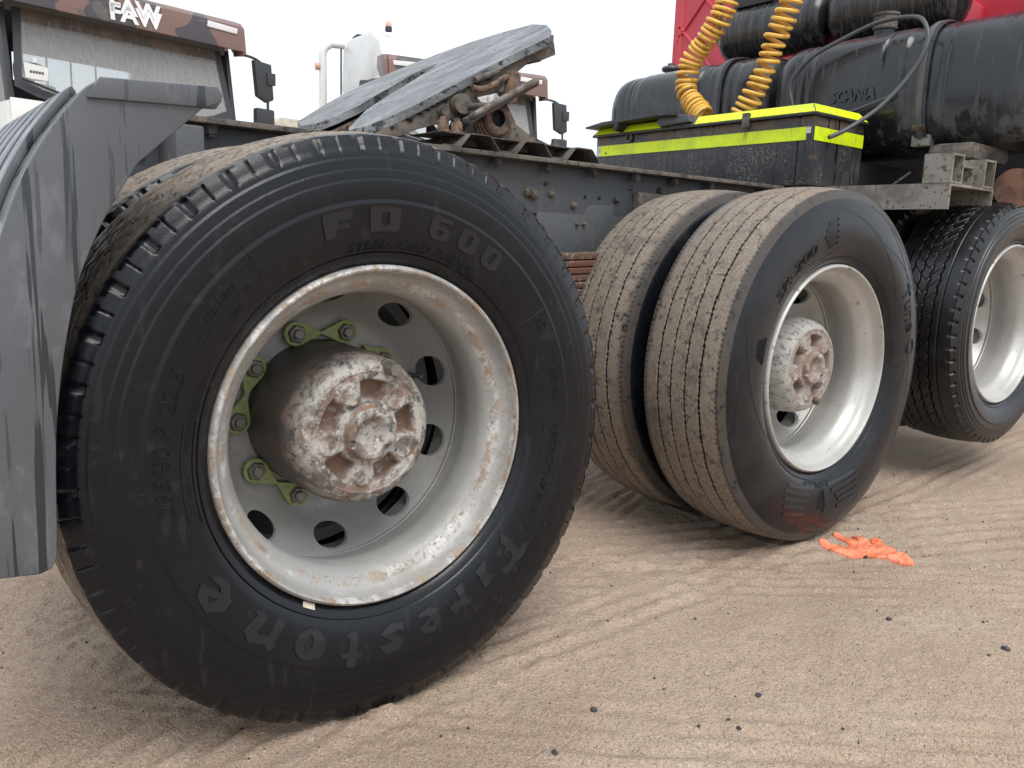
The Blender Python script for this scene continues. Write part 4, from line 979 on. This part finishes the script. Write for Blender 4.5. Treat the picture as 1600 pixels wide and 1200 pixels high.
# ---- air reservoirs
def air_tank(y0, y1, lab, x=3.0, z=1.93, r=.132):
    pr = [(y0, .001), (y0, r*.45), (y0+.008, r*.72), (y0+.022, r*.88), (y0+.045, r*.97), (y0+.06, r), (y0+.066, r*1.012), (y0+.072, r), (y1-.072, r), (y1-.066, r*1.012), (y1-.06, r), (y1-.045, r*.97), (y1-.022, r*.88), (y1-.008, r*.72), (y1, r*.45), (y1, .001)]
    t = MB().lathe(pr, (x, 0, z), 48).build('air_tank', 'air_tank', truck, smooth=50); t['label'] = lab
    MB().tube([(x, y0+.01, z-.01), (x, y0-.022, z-.01)], .013, 6).build('drain_plug', 'dirty_steel', t)
    MB().tube([(x-.02, y1-.01, z-.01), (x-.02, y1+.015, z-.01)], .013, 6).build('drain_plug', 'dirty_steel', t)
    return t
at1 = air_tank(1.095, 1.70, 'black air reservoir behind the yellow coiled hoses'); at2 = air_tank(.50, 1.075, 'black air reservoir right of the hoses, behind the filler neck')
MB().box((2.93, 1.40, 2.055), (3.07, 1.62, 2.2), .006).build('valve_block', 'black_rubber', truck)
mb = MB()
for q, (y, z) in enumerate(((1.155, 1.975), (1.150, 1.955), (1.158, 1.935))):
    mb.tube([(2.885+.01*q, y, z), (2.884+.01*q, y-.012, z-.008), (2.884+.01*q, y+.004, z-.014)], .0035, 6)
mb.build('paint_mark', 'letter_white', at1)
MB().tube(catmull([(3.1, 1.66, 2.02), (3.1, 1.64, 2.12), (3.12, 1.58, 2.22), (3.14, 1.52, 2.4)], 6), .008, 8).build('black_air_line', 'black_rubber', truck)
MB().tube(catmull([(3.1, 1.69, 2.02), (3.1, 1.67, 2.12), (3.12, 1.61, 2.22), (3.14, 1.55, 2.4)], 6), .006, 8).build('black_air_line', 'black_rubber', truck)

# ---- red cab rear wall
CX = 3.42
cab = MB().box((CX, -.06, 1.60), (CX+1.9, 2.47, 3.7), .03).build('red_cab', 'cab_red', truck)
def rib(a, b, w_=.012, nm='pressed_rib', mt='cab_red'):
    a = Vector((CX, *a)); b = Vector((CX, *b)); t = (b-a).normalized(); s = Vector((1, 0, 0)).cross(t)*w_
    bm = bmesh.new()
    V = [a-s, a+s, b+s, b-s]; top = [v+Vector((-.012, 0, 0))+(c-v)*.0 for v, c in zip(V, V)]
    lo = [bm.verts.new(v) for v in V]; hi = [bm.verts.new(v*1) for v in [a-s*.35+Vector((-.012, 0, 0)), a+s*.35+Vector((-.012, 0, 0)), b+s*.35+Vector((-.012, 0, 0)), b-s*.35+Vector((-.012, 0, 0))]]
    bm.faces.new(hi)
    for i in range(4): bm.faces.new((lo[i], lo[(i+1) % 4], hi[(i+1) % 4], hi[i]))
    MB().take(bm).build(nm, mt, cab)
for k in range(6):
    z = 1.45+.33*k
    rib((2.42, z), (2.02, z+.42)); rib((2.02, z), (2.42, z+.42))
for k in range(6):
    z = 1.45+.33*k; rib((1.98, z), (1.58, z+.42)); rib((1.58, z), (1.98, z+.42))
rib((2.40, 1.3), (2.40, 3.5), .02); rib((2.0, 1.3), (2.0, 3.5), .014)
MB().box((CX-.05, 1.94, 1.3), (CX-.012, 1.975, 3.4), .008).build('cab_post', 'truck_trim', cab)
MB().box((CX-.045, 1.82, 1.3), (CX-.012, 1.845, 3.4), .006).build('cab_post', 'truck_trim', cab)
MB().prism([(.60, 1.97), (.66, 2.02), (1.30, 2.05), (1.36, 2.0), (1.36, 1.7), (.60, 1.66)], 0, CX-.03, CX+.01, .012).build('pressed_panel', 'cab_red', cab)
MB().prism([(.42, 1.87), (.46, 1.90), (.56, 1.905), (.58, 1.88), (.58, 1.6), (.42, 1.6)], 0, CX-.025, CX+.01, .01).build('pressed_panel', 'cab_red', cab)
MB().box((CX-.05, .10, 1.5), (CX-.01, .36, 3.2), .01).build('dark_side_panel', 'truck_trim', cab)
# ---- tank bracket, rusty pipe, dark gear under the tanks, added dark block below cab
br = MB().prism([(2.215, 1.005), (2.215, 1.092), (2.555, 1.092), (2.555, 1.005), (2.545, 1.005), (2.545, 1.083), (2.225, 1.083), (2.225, 1.005)], 1, .105, .80).build('tank_bracket', 'galvanised', truck, label='speckled grey steel tank bracket above the raised wheel')
MB().box((2.2165, .13, 1.012), (2.2235, .80, 1.082)).build('bracket_web', 'galvanised', br) if False else None
def rtube(x0, x1, z0, z1, ya, yb, t=.007):
    o = [(x0, z0), (x1, z0), (x1, z1), (x0, z1)]; i = [(x0+t, z0+t), (x1-t, z0+t), (x1-t, z1-t), (x0+t, z1-t)]
    V = [(x, ya, z) for x, z in o+i]+[(x, yb, z) for x, z in o+i]; F = []
    for k in range(4):
        j = (k+1) % 4; F += [(k, j, 4+j, 4+k), (8+k, 8+j, 12+j, 12+k), (k, j, 8+j, 8+k), (4+k, 4+j, 12+j, 12+k)]
    MB().add(V, F).build('square_tube', 'galvanised', br, smooth=0)
rtube(2.212, 2.295, 1.0925, 1.19, .103, .20); rtube(2.462, 2.545, 1.0925, 1.19, .103, .20); rtube(2.2955, 2.4615, 1.0925, 1.165, .14, .20)
MB().box((2.50, .16, 1.195), (2.80, .34, 1.262), .03).build('tank_seat', 'dirty_steel', br)
MB().cyl((2.62, .06, 1.10), (3.4, .22, 1.13), .07, 24).build('rusty_pipe', 'rust_pipe', truck)
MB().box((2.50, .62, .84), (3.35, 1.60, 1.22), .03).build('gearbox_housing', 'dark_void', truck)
MB().box((3.40, .15, .70), (3.9, 2.3, 1.59), .05).build('under_cab_dark', 'dark_void', truck)  # near-black block added to paint in the shade below the cab
MB().tube([(2.56, .50, 1.11), (2.6, .44, 1.17)], .005, 8).build('tie_rod', 'dirty_steel', truck)

# ---------------------------------------------------------------- parked trucks behind
def faw(loc, yaw, lab, scale=1., rack=False):
    t = empty('parked_truck'); tag(t, lab, 'truck', 'white trucks parked behind')
    W_ = 1.2; B = lambda: MB()
    # front is -y. hollow cab so the rear window shows daylight
    B().prism([(0, 1.0), (-.03, 1.5), (.02, 2.02), (.05, 2.02), (.05, 1.0)], 0, -W_, W_, .012).build('front_panel', 'paint_white', t)
    for s in (-1, 1):
        sp = B(); x0, x1 = sorted((s*W_, s*(W_-.05)))
        sp.prism([(.05, 1.0), (2.6, 1.0), (2.6, 1.95), (.06, 2.0)], 0, x0, x1, .01); sp.build('cab_side', 'paint_white', t)
        B().prism([(.0501, 2.0005), (.16, 2.0005), (.34, 2.86), (.20, 2.9)], 0, x0, x1, .01).build('windscreen_pillar', 'truck_trim', t)
        B().prism([(.98, 1.956), (2.6, 1.951), (2.6, 3.0), (1.02, 3.0)], 0, x0, x1, .01).build('cab_side', 'paint_white', t)
        B().prism([(.20, 2.8605), (1.015, 2.8605), (1.015, 3.0), (.20, 3.0)], 0, x0, x1, .01).build('cab_side', 'paint_white', t)
        q = s*(W_-.02); B().prism([(.18, 2.005), (.975, 1.962), (1.01, 2.858), (.355, 2.858)], 0, q-.003, q+.003).build('side_window', 'dusty_glass', t)
        q = s*(W_+.002); B().prism([(1.25, 2.3), (1.65, 2.3), (1.65, 2.72), (1.25, 2.72)], 0, min(q, q+s*.006), max(q, q+s*.006), .002).build('sleeper_window', 'truck_trim', t)
        # mirrors on an arm
        mx_ = s*(W_+.36)
        arm = B().tube(catmull([(s*W_, .10, 2.84), (s*(W_+.12), .02, 2.85), (s*(W_+.29), .0, 2.80), (s*(W_+.37), .0, 2.66), (s*(W_+.38), .0, 2.3), (s*(W_+.37), .0, 1.95)], 6), .016, 8).build('mirror_arm', 'truck_trim', t)
        B().prism([(mx_-.17, 2.82), (mx_+.06, 2.80), (mx_+.09, 2.40), (mx_+.0, 2.36), (mx_-.13, 2.42)] if s > 0 else [(mx_+.17, 2.82), (mx_-.06, 2.80), (mx_-.09, 2.40), (mx_, 2.36), (mx_+.13, 2.42)], 1, -.03, .05, .02).build('mirror', 'truck_trim', t)
        B().box((mx_-.15, -.03, 2.06), (mx_+.10, .06, 2.29), .03).build('mirror', 'truck_trim', t)
        B().box((mx_-.01, -.05, 2.56), (mx_+.10, -.031, 2.70), .008).build('mirror_clamp', 'truck_trim', t)
    # rear wall with a window hole
    for a, b in (((-W_+.0505, 1.0), (W_-.0505, 2.12)), ((-W_+.0505, 2.80), (W_-.0505, 3.0)), ((-W_+.0505, 2.1205), (-.45, 2.7995)), ((.95, 2.1205), (W_-.0505, 2.7995))):
        B().box((a[0], 2.05, a[1]), (b[0], 2.0995, b[1])).build('rear_wall', 'cab_inside', t)
    for x in (-.25, .02, .3, .6): B().cyl((x, 2.3, 1.0), (x, 2.3, 3.2), .012, 8).build('rack_bar', 'truck_trim', t)
    B().box((-W_+.055, .10, 2.975), (W_-.055, 2.0995, 3.0)).build('cab_roof', 'cab_inside', t)
    B().box((-W_+.055, .20, 2.84), (W_-.055, .26, 2.9745)).build('roof_header', 'cab_inside', t)
    B().box((-W_, .0505, .95), (W_, 2.1, .9995)).build('cab_floor', 'cab_inside', t)
    B().prism([(.36, 3.002), (2.6, 3.002), (2.5, 3.74), (2.2, 3.80), (1.0, 3.70), (.6, 3.50), (.40, 3.25)], 0, -W_+.01, W_-.01, .08).build('roof_fairing', 'paint_white', t)
    B().prism([(.06, 1.7), (.5, 1.75), (.5, 2.05), (.06, 2.03)], 0, -W_+.06, W_-.06, .03).build('dashboard', 'truck_trim', t)
    for s in (-.6, .6):
        B().box((s-.26, 1.1, 1.3), (s+.26, 1.28, 2.35), .06).build('seat_back', 'seat_cloth', t)
        B().box((s-.14, 1.12, 2.37), (s+.14, 1.26, 2.56), .05).build('head_rest', 'seat_cloth', t)
    B().tube([(.6+.22*math.cos(R(a)), .62-.10*math.sin(R(a)), 2.05+.20*math.sin(R(a))) for a in range(0, 360, 20)], .016, 8, closed=True).build('steering_wheel', 'truck_trim', t)
    # windscreen with curved lower edge, trim, wiper
    def scr(inset, y):
        pts = []
        for k in range(13):
            x = -1+2*k/12; pts.append((x*(W_-.05-inset), 2.0+inset+.13*abs(x)**5-.0))
        pts += [(W_-.12-inset, 2.87), (-(W_-.12-inset), 2.87)]
        return [(x, y+.17*(z-2.0)/.87-.02*(1-(x/W_)**2), z) for x, z in pts]
    V = scr(.035, .03); V2 = [(x, y+.006, z) for x, y, z in V]; n = len(V)
    B().add(V+V2, [tuple(range(n)), tuple(range(n, 2*n))[::-1]]+[(i, (i+1) % n, n+(i+1) % n, n+i) for i in range(n)]).build('windscreen', 'dusty_glass', t, smooth=0)
    A = scr(0, .022); C = scr(.075, .022)
    B().add(A+C, [(i, (i+1) % n, n+(i+1) % n, n+i) for i in range(n)]).build('windscreen_trim', 'truck_trim', t, smooth=0)
    B().tube([(-1.1, -.005, 2.20), (-.8, -.015, 2.12), (-.45, -.015, 2.03), (-.3, -.015, 1.99)], .012, 6).build('wiper', 'truck_trim', t)
    B().tube([(.35, -.01, 2.08), (.7, -.015, 2.03), (1.05, -.005, 2.10)], .012, 6).build('wiper', 'truck_trim', t)
    # sun visor in brown camouflage, with lettering
    vis = B().prism([(-.06, 2.87), (-.02, 3.14), (.06, 3.20), (.35, 3.22), (.35, 3.17), (.09, 3.16), (.03, 3.10), (-.02, 2.87)], 0, -W_-.03, W_+.03, .01).build('sun_visor', 'camo_brown', t)
    for s in (-1, 1):
        B().prism([(-.05, 2.84), (-.01, 3.13), (.06, 3.195), (.345, 3.21), (.345, 3.05), (.14, 2.84)], 0, min(s*(W_+.032), s*(W_+.08)), max(s*(W_+.032), s*(W_+.08)), .015).build('visor_end', 'camo_brown', vis)
        B().prism([(s*.80, 3.055), (s*1.16, 3.045), (s*1.17, 3.105), (s*.81, 3.12)], 1, -.048, -.030, .004).build('marker_lamp', 'letter_white', vis)
    def word(z, h, mt):
        cu = bpy.data.curves.new('t', 'FONT'); cu.body = 'FAW'; cu.size = h*1.4; cu.align_x = 'CENTER'; cu.offset = .008; cu.extrude = .004
        ob = bpy.data.objects.new('t', cu); COL.objects.link(ob); dg = bpy.context.evaluated_depsgraph_get(); me = ob.evaluated_get(dg).to_mesh()
        V = [(v.co.x*1.12, -.068+.15*(v.co.y)-v.co.z+.15*(z-2.87), z+v.co.y) for v in me.vertices]; F = [tuple(p.vertices) for p in me.polygons]
        ob.evaluated_get(dg).to_mesh_clear(); bpy.data.objects.remove(ob)
        B().add(V, F).build('visor_lettering', mt, vis, smooth=0)
    word(2.905, .16, 'letter_white'); word(2.985, .16, 'cable_grey') if False else word(2.985, .155, 'letter_white')
    # beacons, chassis, wheels, bumper
    B().lathe([(0, .05), (.06, .05), (.062, .045)], (.98, .75, 3.66), 16, 2).build('beacon_base', 'truck_trim', t)
    B().lathe([(.0625, .045), (.11, .042), (.135, .02), (.138, .001)], (.98, .75, 3.66), 16, 2).build('beacon', 'amber_lens', t)
    B().tube([(1.03, .75, 3.68), (1.16, .72, 3.6), (1.205, .7, 3.1)], .008, 6).build('beacon_cable', 'truck_trim', t)
    B().lathe([(0, .05), (.06, .05), (.062, .045)], (-.98, .75, 3.66), 16, 2).build('beacon_base', 'truck_trim', t)
    B().lathe([(.0625, .045), (.11, .042), (.135, .02), (.138, .001)], (-.98, .75, 3.66), 16, 2).build('beacon', 'amber_lens', t)
    B().box((-W_, -.08, .42), (W_, .3, .9495), .05).build('bumper', 'paint_white', t)
    B().box((-.45, .4, .72), (.45, 6.2, .9), .02).build('chassis_frame', 'truck_trim', t)
    for x in (-1.0, 1.0):
        for y in (.95, 4.6, 5.9): B().lathe([(-.14, .28), (-.15, .45), (-.11, .51), (.11, .51), (.15, .45), (.14, .28), (.05, .27), (.04, .001)], (x, y, .51), 32, 0).build('wheel', 'wet_rubber', t)
    B().prism([(-1.05, 2.365), (-.83, 2.345), (-.84, 2.21), (-1.04, 2.225)], 1, .066, .072).build('windscreen_notice', 'paper', t)
    for q in range(5): B().box((-1.0+.026*q, .0635, 2.275), (-.98+.026*q, .0655, 2.298)).build('notice_print', 'paper_ink', t)
    B().box((-.965, .073, 2.375), (-.93, .078, 2.42)).build('notice_tape', 'paper', t); B().box((-.96, .060, 2.165), (-.915, .0655, 2.205)).build('notice_tape', 'paper', t)
    V = []
    for x, z in ((-1.02, 2.755), (1.02, 2.755), (1.04, 2.862), (-1.04, 2.862)): V.append((x, .022+.17*(z-2.0)/.87-.02*(1-(x/W_)**2), z))
    B().add(V, [(0, 1, 2, 3)]).build('sun_strip', 'sun_strip', t)
    if rack:
        rk = B().tube(catmull([(-1.36, 3.1, .9), (-1.36, 3.1, 3.3), (-1.36, 3.1, 3.72), (-1.26, 3.1, 3.86), (-1.1, 3.1, 3.89), (0, 3.1, 3.89), (1.1, 3.1, 3.89), (1.26, 3.1, 3.86), (1.36, 3.1, 3.72), (1.36, 3.1, 3.3), (1.36, 3.1, .9)], 4), .065, 12).build('rack_frame', 'paint_white', t)
        for x in (-1.05, -.6, 0, .6, 1.05): B().cyl((x, 3.1, .95), (x, 3.1, 3.86), .016, 8).build('rack_bar', 'cable_grey', t)
        B().cyl((-1.43, 3.1, 3.5), (-1.49, 3.1, 3.5), .06, 16).build('rack_lamp', 'amber_lens', t)
        B().box((-.95, 2.5, 3.80), (-.55, 2.8, 3.98), .03).build('air_horn', 'truck_trim', t)
    t.location = loc; t.rotation_euler = (0, 0, yaw); t.scale = (scale,)*3
    return t
d1 = math.atan2(8.565-8.314, 2.921-1.689); f1 = faw((2.921-1.2*math.cos(d1), 8.565-1.2*math.sin(d1), 0), d1, 'white truck with brown camouflage visor at the left, windscreen notice showing')
d2 = math.atan2(8.633-9.117, 7.544-5.188); f2 = faw(((5.188+7.544)/2, (8.633+9.117)/2, .15), d2, 'white truck with rear rack, mostly hidden behind the tilted fifth wheel plate', .985, True)
# far cream vehicle roof beyond the coupling
vn = empty('parked_van', (9.2, 20.4, 0)); tag(vn, 'cream van far behind, only its roof showing left of the plate', 'van')
MB().prism([(-1.0, .5), (1.0, .5), (1.0, 3.2), (.93, 3.72), (.8, 3.86), (-.8, 3.86), (-.93, 3.72), (-1.0, 3.2)], 1, 0, 5.2, .05).build('body', 'van_cream', vn)
MB().prism([(-.86, 2.2), (.86, 2.2), (.82, 3.3), (-.82, 3.3)], 1, -.01, .004).build('windscreen', 'dusty_glass', vn)
for x in (-.95, .95):
    for y in (.9, 4.2): MB().lathe([(-.1, .2), (-.11, .36), (.11, .36), (.1, .2), (.0, .001)], (x, y, .38), 24, 0).build('wheel', 'wet_rubber', vn)

# ---------------------------------------------------------------- small things on the sand
def glove():
    g_ = (1.545, -.075); ang = math.atan2(-.16, -.02)
    # outline in glove space: x from cuff (0) to fingertips, y across
    caps = [((-.005, 0), (.04, .0), .024, .036), ((.035, .0), (.085, .0), .040, .064), ((.08, 0), (.105, 0), .064, .056),
            ((.11, -.028), (.200, -.074), .020, .016), ((.085, -.040), (.152, -.100), .019, .0155), ((.12, .004), (.212, .020), .020, .016), ((.115, .028), (.174, .064), .0195, .016), ((.09, .040), (.130, .092), .019, .0155)]
    n, m_ = 170, 150; xs = np.linspace(-.03, .25, n); ys = np.linspace(-.125, .115, m_); X, Y = np.meshgrid(xs, ys, indexing='ij')
    D = np.full(X.shape, 9.)
    for a, b, ra, rb in caps:
        ax, ay = a; bx, by = b; t = np.clip(((X-ax)*(bx-ax)+(Y-ay)*(by-ay))/((bx-ax)**2+(by-ay)**2), 0, 1)
        D = np.minimum(D, np.hypot(X-ax-(bx-ax)*t, Y-ay-(by-ay)*t)-(ra+(rb-ra)*t))
    D = D+fbm(X*60, Y*60, 2)*.002
    H = .0035*np.sqrt(np.clip(-D/.006, 0, 1))+np.abs(fbm(X*60, Y*22, 3))*.005*np.clip(-D/.006, 0, 1)
    H = H+.006*np.exp(-((X-.02)/.03)**2)*np.clip(-D/.012, 0, 1)
    keep = D < 0; V = []; F = []; id_ = {}
    ca, sa = math.cos(ang), math.sin(ang)
    def vid(i, j, top):
        k = (i, j, top)
        if k not in id_:
            # local -> world: fingers point towards the near wheel
            lx, ly = X[i, j]-.10, Y[i, j]
            wx = 1.557+lx*GX[0]+ly*GY[0]; wy = -.095+lx*GX[1]+ly*GY[1]
            z = float(ground_z(wx, wy))
            V.append((wx, wy, z+(.003+H[i, j] if top else -.001))); id_[k] = len(V)-1
        return id_[k]
    GX = (0., 1.); GY = (1., 0.)
    for i in range(n-1):
        for j in range(m_-1):
            q = [(i, j), (i+1, j), (i+1, j+1), (i, j+1)]
            if all(keep[a] for a in q):
                F.append(tuple(vid(*a, 1) for a in q)); F.append(tuple(vid(*a, 0) for a in q[::-1]))
                for (a, b), (di, dj) in zip(((0, 1), (1, 2), (2, 3), (3, 0)), ((0, -1), (1, 0), (0, 1), (-1, 0))):
                    ni, nj = i+di, j+dj
                    ok = 0 <= ni < n-1 and 0 <= nj < m_-1 and all(keep[c] for c in ((ni, nj), (ni+1, nj), (ni+1, nj+1), (ni, nj+1)))
                    if not ok: F.append((vid(*q[a], 1), vid(*q[a], 0), vid(*q[b], 0), vid(*q[b], 1)))
    o = MB().add(V, F).build('rubber_glove', 'orange_glove', smooth=70)
    tag(o, 'crumpled orange rubber glove lying on the sand by the middle wheel', 'glove')
glove()
def pebble(x, y, r, mat, lab):
    bm = bmesh.new(); bmesh.ops.create_icosphere(bm, subdivisions=2, radius=r)
    s = Vector((random.uniform(.8, 1.3), random.uniform(.8, 1.2), random.uniform(.55, .8)))
    for v in bm.verts:
        v.co = Vector((v.co.x*s.x, v.co.y*s.y, v.co.z*s.z))*random.uniform(.86, 1.12)
    z = float(ground_z(x, y))
    for v in bm.verts: v.co += Vector((x, y, z+r*s.z*.55))
    o = MB().take(bm).build('pebble', mat, smooth=25); tag(o, lab, 'pebble', 'pebbles on the sand')
for x, y, r, mt, lab in ((.32, -.23, .0072, 'dark_stone', 'largest dark pebble at bottom centre, left of the others'), (.62, -.38, .006, 'dark_stone', 'dark pebble in the lower right, up from the ruts'),
        (.49, -.43, .0055, 'dark_stone', 'dark pebble at the edge of the lowest ruts'), (.50, -.40, .004, 'dark_stone', 'small grey pebble beside the one by the lowest ruts'), (1.16, -.36, .0062, 'dark_stone', 'flat dark pebble below the orange glove, right side'),
        (1.23, -.59, .0085, 'dark_stone', 'dark pebble near the right edge of the picture'), (1.15, -.29, .005, 'pale_stone', 'small pale pebble below the orange glove'), (1.498, -.118, .009, 'dark_stone', 'dark pebble touching the orange glove'),
        (.60, -.27, .0055, 'pale_stone', 'small white pebble in the open sand'), (1.17, -.58, .005, 'dark_stone', 'small dark pebble left of the one near the right edge'), (.17, -.29, .006, 'dark_stone', 'grey pebble at the very bottom edge')):
    pebble(x, y, r, mt, lab)
mb = MB()
for q in range(600):
    x = random.uniform(-.6, 2.4); y = random.uniform(-.8, .9); r = random.choice((.0012, .0016, .002, .0028, .0035))
    if random.random() > .5 and r > .0025: continue
    z = float(ground_z(x, y)); bm = bmesh.new(); bmesh.ops.create_icosphere(bm, subdivisions=1, radius=r)
    for v in bm.verts: v.co = v.co*random.uniform(.75, 1.2)+Vector((x, y, z+r*.4))
    mb.take(bm)
gr = mb.build('gravel', 'dark_stone'); tag(gr, 'fine dark grit scattered over the sand', 'gravel', kind='stuff')
